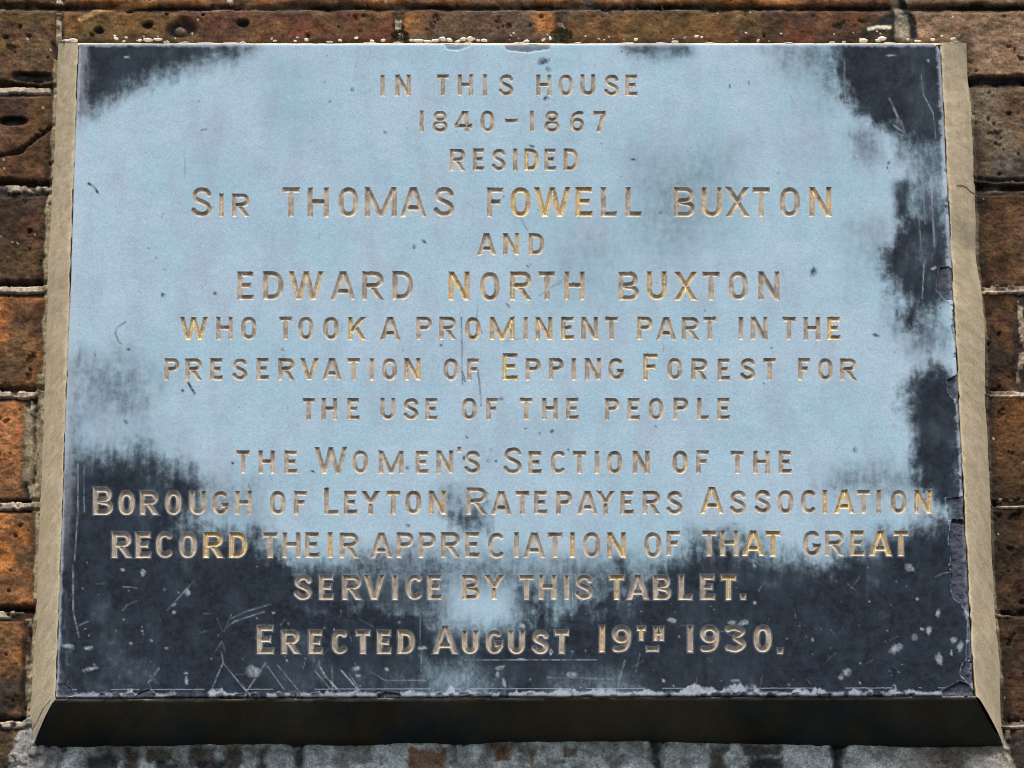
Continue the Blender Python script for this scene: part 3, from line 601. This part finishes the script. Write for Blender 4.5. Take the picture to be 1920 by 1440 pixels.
for p, wd, am in (([(313, 1145), (363, 1090)], .8, .5), ([(433, 1160), (460, 1147), (507, 1133)], 1, .6), ([(423, 1177), (440, 1165), (495, 1147)], 1, .6), ([(420, 1184), (434, 1152)], .8, .5),
        ([(137, 1060), (137, 1146), (143, 1172), (148, 1195)], 1.4, .55), ([(146, 870), (146, 960), (140, 1050)], 1.2, .5), ([(157, 875), (158, 960)], 1, .4), ([(143, 1175), (165, 1165)], 1, .4),
        ([(230, 1145), (240, 1133), (257, 1127)], .8, .5), ([(230, 1100), (257, 1102)], .8, .5), ([(180, 1095), (200, 1093)], .8, .3), ([(395, 1297), (418, 1242), (462, 1297), (498, 1243)], 1, .6),
        ([(500, 1247), (533, 1293)], .8, .5), ([(520, 1247), (562, 1297)], .9, .55), ([(590, 1257), (622, 1295)], .9, .6), ([(597, 1245), (610, 1268), (640, 1300)], 1.5, .75), ([(622, 1248), (624, 1295)], .9, .5),
        ([(640, 1257), (680, 1303)], 1.5, .7), ([(655, 1263), (676, 1296)], .9, .5), ([(278, 1280), (298, 1253)], 1, .55), ([(403, 1222), (416, 1203)], .8, .4), ([(418, 1240), (415, 1222)], .8, .4),
        ([(870, 1237), (1000, 1237), (1118, 1237.5)], .7, .62), ([(1025, 1270), (1150, 1273)], 1, .4), ([(1157, 1295), (1162, 1270), (1172, 1238)], .9, .5), ([(1727, 140), (1732, 178), (1750, 213)], .9, .6), ([(1750, 213), (1755, 260)], .8, .4),
        ([(1583, 112), (1585, 188)], 1, .35), ([(1668, 185), (1678, 208), (1690, 235)], 2.2, .42), ([(1676, 235), (1696, 249), (1690, 226)], 1.6, .5), ([(1733, 490), (1729, 560)], 1, .7), ([(1422, 1108), (1434, 1090)], .8, .4),
        ([(1600, 1098), (1612, 1082)], .7, .4), ([(1590, 1095), (1604, 1107)], .7, .4), ([(1753, 1082), (1768, 1075), (1784, 1072)], .8, .5), ([(787, 1145), (790, 1260)], .8, .35), ([(1192, 1260), (1200, 1225)], .7, .3), ([(1072, 1075), (1074, 1140)], 1.2, .5),
        ([(700, 1262), (720, 1275), (800, 1276)], .7, .35), ([(672, 1160), (700, 1175)], .7, .3), ([(1700, 300), (1730, 340), (1735, 420)], 1.2, .35), ([(1745, 330), (1752, 460)], 1.6, .45), ([(1722, 400), (1728, 470)], 1.2, .35), ([(930, 1160), (960, 1154)], .8, .45)):
    scratch(WH, p, wd, am * .92, .7)
for x, y, rx, ry, an in ((1707, 1065, 9, 6, .6), (1720, 1123, 4, 3, 0), (1758, 1150, 4, 6, .2), (1742, 1183, 5, 6.5, 0), (1715, 1195, 4, 5, 0), (1728, 1179, 4, 2.5, .5), (1788, 1200, 5, 5, 0), (1800, 1213, 5, 8, .2), (1784, 1224, 2.5, 5, 0), (1761, 1236, 6, 9, -.2),
        (1680, 1216, 11, 6, -.6), (1588, 1260, 6.5, 6, -.4), (1577, 1270, 4, 4, 0), (1613, 1280, 2, 2, 0), (230, 1068, 4, 3, .5), (268, 1073, 4, 7, .3), (352, 1110, 5, 7, -.6), (326, 1148, 3.5, 3, 0), (326, 1134, 5, 2, -.5), (165, 1215, 8, 3, -.2), (128, 1211, 9, 3.5, 0),
        (170, 1254, 12, 3, -.2), (477, 1258, 11, 9, .3), (350, 1262, 5, 2, 0), (350, 1276, 3, 9, 0), (267, 1183, 3, 2, 0), (284, 1201, 2.5, 1.6, .6), (245, 1206, 3, 2.5, 0), (312, 1215, 3, 2, 0), (541, 1057, 5, 3.5, .7), (513, 1149, 3, 2, 0), (538, 1238, 2.5, 2.5, 0), (670, 1253, 7, 3.5, -.2), (672, 1267, 6, 3, 0),
        (725, 1255, 4, 3, .5), (792, 1215, 10, 3.5, 0), (980, 1173, 6, 5, 0), (938, 1252, 8, 3.5, -.3), (933, 1265, 3, 5, 0), (945, 1280, 3, 8, -.3), (1033, 1223, 3, 6, 0), (976, 1236, 8, 2, -.1), (1070, 1265, 10, 4, 0), (1068, 1293, 4, 3, 0), (1243, 1275, 3, 6, -.4), (1260, 1163, 9, 4, .2), (1372, 1167, 6, 3, 0), (1395, 1168, 9, 4, -.2), (1415, 1060, 3, 3, 0), (1415, 1130, 3, 3, 0),
        (1630, 1128, 2.5, 2.5, 0), (1524, 1200, 2, 4, -.3), (1378, 1276, 8, 2, 0), (262, 463, 4, 3.5, 0), (222, 685, 3, 2.5, 0), (236, 107, 6, 2, 0), (1670, 104, 7, 2, 0), (1741, 114, 3, 4, 0), (1606, 293, 3, 3, 0), (1650, 340, 5, 3, 0), (1750, 503, 6, 3, -.6), (1595, 290, 2, 2, 0)):
    spot(WH, x, y, rx, ry, .70, an)
for i in range(130):
    x = rng.uniform(125, 1800); y = rng.uniform(1050, 1295); r = rng.uniform(.8, 2.0); spot(WH, x, y, r, r * rng.uniform(.7, 1.4), rng.uniform(.3, .6))
for i in range(60):
    x = rng.uniform(180, 1700); y = rng.uniform(1150, 1290); a = rng.uniform(0, 6.28); l = rng.uniform(5, 26); scratch(WH, [(x, y), (x + l * math.cos(a), y + l * math.sin(a))], .4, rng.uniform(.12, .32))
# dark marks on the pale slate
for x, y, rx, ry, an in ((1525, 508, 6, 9, .2), (1019, 115, 11, 6, -.4), (1023, 184, 6, 5, .3), (1028, 130, 5, 4, .8), (305, 553, 4, 4, 0), (403, 550, 4, 4, -.4), (241, 655, 4, 3, 0), (343, 732, 4, 3, 0), (236, 791, 4, 3, .6), (382, 243, 5, 2, -.2), (660, 168, 4, 3, -.7), (998, 274, 6, 2.5, .4), (722, 248, 4, 2, .6), (1188, 299, 6, 2, 0), (795, 453, 5, 2.5, .6), (776, 463, 3, 4, 0),
        (827, 647, 3, 3, 0), (940, 748, 4, 3, 0), (1603, 843, 4, 4, -.4), (1642, 628, 7, 3.5, .2), (1368, 162, 2, 4, 0), (1404, 155, 1.5, 4, 0), (1666, 305, 3, 4, 0), (1664, 314, 2, 3, 0), (880, 752, 3, 3, 0), (1034, 809, 6, 3, -.6), (986, 803, 3, 2, 0), (1012, 812, 3, 2, 0), (875, 820, 3, 2, .6), (765, 985, 4, 3, .5), (870, 858, 3, 4, 0), (915, 864, 3, 2.5, 0), (930, 864, 3, 2.5, 0), (764, 877, 4, 3, 0), (437, 869, 5, 3, .8), (586, 884, 4, 3, .4), (677, 1062, 7, 7, .3), (912, 925, 4, 3, 0), (1065, 843, 3, 2, 0)):
    spot(SP, x, y, rx, ry, .72, an)
for p, wd, am in (([(236, 603), (219, 614), (216, 625), (222, 640), (228, 645)], 1.4, .5), ([(166, 344), (176, 350), (183, 361)], 2.6, .7), ([(353, 718), (359, 728), (365, 738)], 2.4, .7), ([(865, 595), (866, 650), (867, 720)], 1.6, .5), ([(864, 690), (872, 715)], 2.4, .45), ([(896, 575), (893, 600), (905, 625)], 1.0, .5), ([(895, 690), (900, 725), (902, 760)], 1.8, .45),
        ([(1010, 555), (1060, 520)], .8, .4), ([(1045, 535), (1062, 525)], .8, .4), ([(345, 280), (347, 310), (346, 335)], .8, .4), ([(303, 407), (308, 398)], .8, .4), ([(598, 447), (600, 437)], .9, .4), ([(975, 405), (985, 425), (990, 432)], 1, .4), ([(948, 640), (990, 632)], 1, .35), ([(1245, 648), (1243, 660)], 1, .3), ([(465, 906), (470, 918)], 1.2, .5), ([(505, 893), (510, 900)], 1, .4), ([(1467, 510), (1470, 520)], .8, .3), ([(950, 570), (955, 575)], 2, .4)):
    scratch(SP, p, wd, am, .55)
for i in range(150):
    x = rng.uniform(160, 1690); y = rng.uniform(95, 960); r = rng.uniform(.7, 2.2); spot(SP, x, y, r, r * rng.uniform(.7, 1.8), rng.uniform(.2, .6), rng.uniform(0, 3))
for i in range(40):
    x = rng.uniform(180, 1650); y = rng.uniform(110, 950); a = rng.uniform(.8, 2.6); l = rng.uniform(4, 16); scratch(SP, [(x, y), (x + l * math.cos(a), y + l * math.sin(a))], .4, rng.uniform(.15, .35))
# worn pale arrises; the top one also painted bright as if lit from above
eL = GX - xl; eR = xr - GX; eT = GY - yt; eB = yb - GY
nl = 4 * q1 + 3 * q2
WH = np.maximum(WH, .50 * sst(7.5, 2.5, eT + 1.5 * nl)); WH = np.maximum(WH, .62 * sst(8, 3, eL + nl + np.where(GY > 500, 1.5, 0)))
WH = np.maximum(WH, .35 * sst(26, 8, eL + 16 * qv + 2 * nl) * sst(1080, 880, GY)); WH = np.maximum(WH, .60 * sst(9, 3, eR + 2.5 * nl) * (GY > 20))
bw = 9 + 16 * np.maximum(0, fbm(GX, GY * .4, 40, 4, 121) - .52) * 4; WH = np.maximum(WH, .80 * sst(2.5, -2.5, eB - bw + 5 * q1 + 5 * q2 + 2) * sst(-.2, .06, q0 + q1 + .08))
WH = np.maximum(WH, .55 * sst(1.2, .2, np.abs(eB - 14 + 1.5 * q2)) * (fbm(GX, GY * 0, 60, 3, 123) > .5))
WH = np.maximum(WH, np.where((FV > -2.4) & (FV < 0), .14, 0))  # pale rim round the letters: edge wear plus a painted halo
# chips: sunk, rough, with a pale rim
def chip(pts, deep, rough=1.0, grey=.9, rim=.8):
    s_ = win(pts, 20); d = poly_sd(GX[s_], GY[s_], pts) + rough * (12 * q1[s_] + 6 * q2[s_])
    dep[s_] += deep * sst(-1.2, 1.2, d) * (1 + 1.0 * q1[s_] + .15 * q2[s_]); CH[s_] = np.maximum(CH[s_], grey * sst(-.8, .8, d))
    WH[s_] = np.maximum(WH[s_] * (1 - .75 * sst(0, 2, d)), rim * .75 * sst(1.8, .4, np.abs(d + .6)) * sst(-.25, .1, q1[s_] + q2[s_]))
chip([(1762, 502), (1779, 498), (1790, 510), (1792, 565), (1775, 562), (1757, 545), (1758, 525)], 4, .35, .85, .35)
chip([(1786, 580), (1800, 575), (1802, 640), (1790, 640), (1784, 610)], 3, .6, .6, .4)
chip([(1776, 712), (1800, 700), (1806, 752), (1788, 748), (1778, 735)], 4, .4, .85, .4)
chip([(1793, 752), (1812, 745), (1818, 930), (1803, 925), (1801, 830)], 3, .35, .35, .6)
chip([(1774, 935), (1830, 925), (1830, 985), (1778, 975)], 3, .5, .5, .5)
chip([(1785, 972), (1830, 975), (1836, 1170), (1815, 1150), (1800, 1130), (1788, 1120), (1782, 1095), (1784, 1040), (1779, 1015)], 6, .5, .95, .85)
chip([(1818, 1150), (1840, 1150), (1840, 1240), (1812, 1240)], 5, .5, .9, .8)
chip([(1808, 1242), (1840, 1232), (1840, 1285), (1815, 1280), (1800, 1262)], 5, .5, .8, .8)
chip([(1766, 1296), (1783, 1286), (1800, 1277), (1816, 1283), (1822, 1292), (1840, 1310), (1768, 1310)], 5, .2, .8, .95)
chip([(108, 1282), (122, 1281), (134, 1291), (138, 1303), (108, 1312)], 3, .25, .9, .5)
chip([(252, 1310), (262, 1298), (278, 1292), (290, 1300), (292, 1312)], 3, .4, .7, .5); chip([(700, 1312), (722, 1297), (748, 1300), (760, 1312)], 4, .3, .7, .6)
chip([(828, 70), (870, 70), (884, 84), (862, 94), (838, 92)], 2, .2, .55, .3); chip([(935, 70), (1035, 70), (1030, 92), (990, 98), (950, 94)], 2.5, .25, .7, .35)
for i in range(34):
    x = rng.uniform(130, 1760); l = rng.uniform(5, 22); hh = rng.uniform(3, 9); chip([(x - l, 1320), (x - l * .5, 1306 - hh * .7), (x + l * .2, 1306 - hh), (x + l, 1320)], 1.6, .3, .3, .7)
for i in range(13):
    y = rng.uniform(240, 1280); hh = rng.uniform(5, 26); xe = 1762 + (y - 82) / 1222 * 64; chip([(xe + 12, y - hh), (xe - rng.uniform(2, 7), y - hh * .2), (xe - rng.uniform(1, 5), y + hh * .5), (xe + 12, y + hh)], 2, .3, .4, .4)
# rounded top right corner and softened arrises
cd_ = np.hypot(np.maximum(0, 13 - eR), np.maximum(0, 13 - eT)); dep += np.where((eR < 13) & (eT < 13), 14 * sst(11.5, 14, cd_), 0)
edge = np.minimum(np.minimum(eL, eR), np.minimum(eT, eB)); dep += 1.1 * np.clip(1 - edge / 3.2, 0, 1) ** 2
dep += .5 * (fbm(GX, GY, 160, 3, 131) - .5) * sst(0, 40, edge)

# assemble: fine cells in split base cells, whole base cells elsewhere; letters taken out line by line
NV = (FX + 1)
inter = REF
ri, ci_ = np.nonzero(~inter); a = (ri * SUB) * NV + ci_ * SUB
base_q = np.stack([a, a + SUB * NV, a + SUB * NV + SUB, a + SUB], 1)
fm = np.repeat(np.repeat(inter, SUB, 0), SUB, 1); ri, ci_ = np.nonzero(fm); a = ri * NV + ci_
fq = np.stack([a, a + NV, a + NV + 1, a + 1], 1)
fvr = np.where(near, 0, FV).ravel(); lidr = LID.ravel()
cen = fvr[fq].mean(1); lidq = lidr[fq].max(1); islet = (cen > 0.02) & (lidq >= 0)
flat = np.concatenate([base_q, fq[~islet]])
PXr, PYr, DPr = MX.ravel(), MY.ravel(), dep.ravel()
# wobble of the outer edge of the slab
wl = 1.6 * (fbm(GX, GY, 34, 4, 141) - .5).ravel() * 2
ed = edge.ravel(); kk = np.clip(1 - ed / 5, 0, 1); PXr = PXr + np.where(np.minimum(eL, eR).ravel() < 5, wl * kk, 0); PYr = PYr + np.where(np.minimum(eB, 1e9).ravel() < 5, wl * kk, 0)
def face_mesh(q):
    ids = np.unique(q); rm = np.zeros(len(PXr), np.int32); rm[ids] = np.arange(len(ids), dtype=np.int32)
    x, z = plane(PXr[ids], PYr[ids], 0.0)
    return np.stack([x, DPr[ids] * U, z], 1), rm[q], ids
V, Q, ids = face_mesh(flat)
mask = np.stack([DK.ravel()[ids], np.clip(WH, 0, 1).ravel()[ids], SP.ravel()[ids], np.clip(CH, 0, 1).ravel()[ids]], 1)
# sides of the slab
top = np.arange(0, FX + 1, 1); rows = np.arange(0, FY + 1, 1)
ring = np.concatenate([top, rows[1:] * NV + FX, FY * NV + top[::-1][1:], rows[::-1][1:-1] * NV])
pos = {int(v): i for i, v in enumerate(ids)}
rr = np.array([pos[int(v)] for v in ring if int(v) in pos]); n = len(rr)
rv = V[rr].copy(); rv[:, 1] = 34 * U; base = len(V)
V2 = np.concatenate([V, rv]); i = np.arange(n); j = (i + 1) % n
SQ = np.stack([rr[i], rr[j], base + j, base + i], 1)
m2 = np.concatenate([mask, mask[rr] * np.array((1, .6, 1, 1))])
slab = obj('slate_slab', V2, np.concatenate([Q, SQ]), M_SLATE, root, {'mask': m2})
for li in range(len(LINES)):
    q = fq[islet & (lidq == li)]; V, Q, ids = face_mesh(q)
    mk = np.stack([GILD.ravel()[ids], np.clip(FV.ravel()[ids] / 6, 0, 1), DK.ravel()[ids], np.ones(len(ids))], 1)
    t = obj('engraved_lettering', V, Q, M_GILT, slab, {'mask': mk})
    t['label'] = 'engraved line reading ' + LABELS[li]

# cement border: four splayed strips from the slate back to the wall
def interp(poly, t_y, ax=1):
    p = np.array(poly, float); o = np.argsort(p[:, ax]); return np.interp(t_y, p[o, ax], p[o, 1 - ax])
def p3(px, py, yy):
    x, z = plane(px, py, yy); return np.stack([x, np.broadcast_to(yy, x.shape), z], -1)
def strip(name, inner, outer, nl, ns, kind, seed):
    """inner, outer: (n,2) photo points on the slate plane / wall plane"""
    YI, YO = 5 * U, DW + 5 * U
    A = p3(inner[:, 0], inner[:, 1], YI); Bp = p3(outer[:, 0], outer[:, 1], YO)
    s_ = np.linspace(0, 1, ns)[None, :, None]
    G = A[:, None] * (1 - s_) + Bp[:, None] * s_
    tn = np.gradient(G, axis=0); sn = np.gradient(G, axis=1); N = np.cross(tn, sn); N /= np.linalg.norm(N, axis=2, keepdims=True) + 1e-12
    if N[..., 1].mean() > 0: N = -N
    aa = np.arange(nl)[:, None] * 1.0 * np.ones((1, ns)); bb = np.arange(ns)[None] * np.ones((nl, 1))
    d = 1.6 * (fbm(aa, bb, 40, 4, seed) - .5) + 1.2 * (fbm(aa, bb, 6, 3, seed + 3) - .5) + 3.2 * np.sin(np.pi * s_[..., 0]) ** .7
    d = d - 3 * np.clip(1 - bb / 1.6, 0, 1) * sst(.3, .65, fbm(aa, bb * 0, 12, 4, seed + 5))                 # nibbled inner arris
    G = G + N * (d * U)[..., None]
    lip = G[:, :1].copy(); lip[..., 1] = 36 * U; G = np.concatenate([lip, G], 1)
    q = grid_quads(nl, ns + 1)
    mk = np.zeros((nl, ns + 1, 4)); mk[..., 3] = 1
    ss = np.concatenate([np.zeros(1), np.linspace(0, 1, ns)])[None]
    mk[..., 1] = np.where(np.arange(ns + 1)[None] < 1, .8, 0) * np.ones((nl, 1))
    return name, G, q, mk, ss, aa
def finish(S, fn=None):
    name, G, q, mk, ss, aa = S
    if fn: fn(mk, ss, np.concatenate([aa[:, :1], aa], 1))
    # turn faces to the outside
    P = G.reshape(-1, 3); f = q[len(q) // 2]; nn = np.cross(P[f[1]] - P[f[0]], P[f[2]] - P[f[0]])
    if nn[1] > 0: q = q[:, ::-1]
    return obj(name, P, q, M_CEM, root, {'mask': mk.reshape(-1, 4)}, smooth=True)
nL = 640
ty = np.linspace(0, 1, nL)
yi = 80 + ty * (1311 - 80); yo = 81 + ty * (1403 - 81)
jit = 1.4 * (fbm(np.arange(nL) * 1.0, np.zeros(nL), 30, 4, 151) - .5)
inn = np.stack([145.2 - 43 * (yi - 82) / 1225 + jit, yi], 1); out = np.stack([interp(LOUT, yo), yo], 1)
def crackL(mk, ss, aa):
    n_ = mk.shape[0]; t = aa / n_
    mk[..., 1] = np.maximum(mk[..., 1], .8 * (np.abs(t - (.989 - .012 * ss + .0015 * np.sin(ss * 11))) < .0013) * (ss > .12) * (ss < .93))
    mk[..., 0] = np.maximum(mk[..., 0], .25 * sst(.55, .8, fbm(aa, ss * 20, 60, 3, 161)))
lab = finish(strip('side_border', inn, out, nL, 26, 0, 171), crackL); lab['label'] = 'left cement border, narrow and cracked at the foot'
inn = np.stack([1764.8 + 64 * (yi - 82) / 1222 + 1.5 * jit + np.where(yi > 1290, (yi - 1290) * .15, 0), 80 + ty * (1305 - 80)], 1); yo2 = 81 + ty * (1400 - 81)
out = np.stack([interp(ROUT, yo2), yo2], 1)
def crackR(mk, ss, aa):
    t = aa / mk.shape[0]; w_ = .0016 * np.ones_like(t)
    mk[..., 1] = np.maximum(mk[..., 1], .8 * (np.abs(t - (.2135 + .002 * np.sin(ss * 9))) < w_) * (ss > .25))
    mk[..., 0] = np.maximum(mk[..., 0], .22 * sst(.55, .8, fbm(aa, ss * 20, 50, 3, 163)))
rab = finish(strip('side_border', inn, out, nL, 28, 0, 181), crackR); rab['label'] = 'right cement border, wider, with a hairline crack'
nB = 860; tb = np.linspace(0, 1, nB)
jb = 2.2 * (fbm(np.arange(nB) * 1.0, np.zeros(nB), 22, 4, 191) - .5)
bx = 102 + tb * (1829 - 102); BOUT = [(61, 1402), (300, 1400), (480, 1398), (760, 1397), (960, 1394), (1200, 1391), (1400, 1395), (1560, 1400), (1882, 1399.5)]
inn = np.stack([bx, 1311.5 + tb * (1305.5 - 1311.5) + jb], 1); ox = 61 + tb * (1882 - 61); out = np.stack([ox, interp(BOUT, ox, 0) + jb], 1)
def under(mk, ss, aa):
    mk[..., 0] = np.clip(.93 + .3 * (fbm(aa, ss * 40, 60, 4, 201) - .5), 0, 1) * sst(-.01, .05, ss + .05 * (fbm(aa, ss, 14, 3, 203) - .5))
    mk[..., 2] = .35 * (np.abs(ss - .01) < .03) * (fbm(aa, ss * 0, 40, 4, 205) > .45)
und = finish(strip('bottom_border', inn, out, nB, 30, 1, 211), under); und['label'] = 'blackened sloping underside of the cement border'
inn = np.stack([145 + tb * (1765 - 145), 83.2 + 0 * tb], 1); out = np.stack([109 + tb * (1812 - 109), 86 + 0 * tb], 1)
finish(strip('top_border', inn, out, nB, 14, 0, 221))

# ------------------------------------------------------------------ white mortar crumbs and moss along the top
def lump(cx_, cy_, rx, ry, yy, seed, sub=1):
    import bmesh
    bm = bmesh.new(); bmesh.ops.create_icosphere(bm, subdivisions=sub, radius=1.0)
    v = np.array([q.co[:] for q in bm.verts]); f = np.array([[q.index for q in t.verts] for t in bm.faces]); bm.free()
    k = 1 + 1.7 * (fbm(v[:, 0] * 3 + seed * 7, v[:, 2] * 3 + v[:, 1] * 2, 1.3, 3, seed) - .5)
    v = v * k[:, None]; x, z = plane(cx_, cy_, yy)
    return np.stack([x + v[:, 0] * rx * U, yy + v[:, 1] * min(rx, ry * 1.4) * U, z + v[:, 2] * ry * .85 * U], 1), f
CR = [(122, 77, 9, 4), (136, 75.5, 9, 4), (217, 72, 5, 3), (236, 70, 3, 2), (232, 77, 5, 2), (262, 75, 7, 3), (278, 74, 10, 3.2), (296, 73, 9, 3), (312, 78, 7, 2.4), (345, 79, 10, 1.6), (385, 80, 16, 1.4), (430, 79.5, 14, 1.4), (455, 79, 8, 1.5),
      (515, 76, 4, 1.8), (553, 76, 4, 1.8), (575, 74, 4.5, 3), (617, 78, 8, 1.6), (637, 75, 4, 2.4), (668, 71, 4.5, 2.8), (698, 76, 4.5, 3), (718, 75.5, 4.5, 3), (690, 79.5, 14, 1.2), (745, 79, 9, 1.6), (772, 75, 5, 3), (784, 76, 10, 4), (802, 77, 11, 4), (818, 76, 10, 4), (830, 73, 7, 5),
      (843, 75, 6, 5), (858, 77, 6, 3), (868, 73, 7, 4.5), (882, 72.5, 7, 5), (878, 79, 10, 1.6), (896, 75, 4, 3), (907, 75.5, 8, 4), (986, 77, 8, 4), (976, 79.4, 10, 1.4), (1018, 74, 4, 2.6), (1031, 71, 3.5, 5), (1086, 80, 8, 1.2), (1193, 73.5, 4.5, 3.2), (1180, 80, 16, 1.2), (1262, 72, 2, 1.6), (1265, 77.5, 7, 2.8), (1306, 67, 4.5, 2.6),
      (1316, 69, 2.5, 1.6), (1133, 74, 2, 1.6), (1098, 67, 2, 1.4), (1240, 80, 14, 1.2), (1330, 80, 12, 1.1), (1480, 80.3, 10, 1.2), (1560, 79, 8, 1.6), (1582, 78, 5, 2), (1619, 76, 8, 5), (1653, 72, 9, 5), (1646, 76, 6, 3), (1703, 73.5, 4, 2), (1722, 77, 8, 2.6), (1748, 74, 6, 3.2), (1765, 67, 3.5, 2.4), (1787, 73, 6, 3.2), (1790, 79, 12, 1.4), (1668, 80, 12, 1.3)]
for i, (a, b, rx, ry) in enumerate(CR):
    v, f = lump(a, b + .5, rx, ry, DW * (.62 if b < 78 else .12), i)
    obj('mortar_crumb', v, np.zeros((0, 4), int), M_CRUMB, root, None, False, f)
def moss(cx_, cy_, rx, ry, seed, label):
    r = np.random.default_rng(seed); vv, tt = [], []
    yy = DW * .8
    for i in range(900):
        a = r.uniform(0, 6.283); q = r.random() ** .55; x = cx_ + rx * q * math.cos(a); y = cy_ + ry * q * math.sin(a) * (1 if math.sin(a) > 0 else .95)
        X0, Z0 = plane(x, y, yy); dpt = (1 - q) * 9 * U; d = r.normal(0, 1, 3); d[1] = -abs(d[1]); d[2] += .5; d = d / np.linalg.norm(d) * r.uniform(2.0, 4.5) * U; s_ = r.normal(0, 1, 3); s_ = s_ / np.linalg.norm(s_) * 1.1 * U
        p = np.array([X0, yy - dpt, Z0]); k = len(vv); vv += [p - s_, p + s_, p + d]; tt.append((k, k + 1, k + 2))
    Xc, Zc = plane(cx_, cy_ + ry, yy)
    me_root = bpy.data.objects.new('tmp', None); me_root.location = (float(Xc), yy, float(Zc))
    o = obj('moss_clump', np.array(vv) - np.array(me_root.location), np.zeros((0, 4), int), M_MOSS, None, None, False, np.array(tt)); o.location = me_root.location
    bpy.data.objects.remove(me_root)
    tag(o, label, 'moss', 'moss clumps on top of the plaque')
moss(750, 67, 17, 11, 5, 'smaller dark moss clump under the pale upright joint, beside a long white mortar smear')
moss(1053, 66, 22, 13, 6, 'larger dark moss clump on the top edge, right of the small white crumbs')
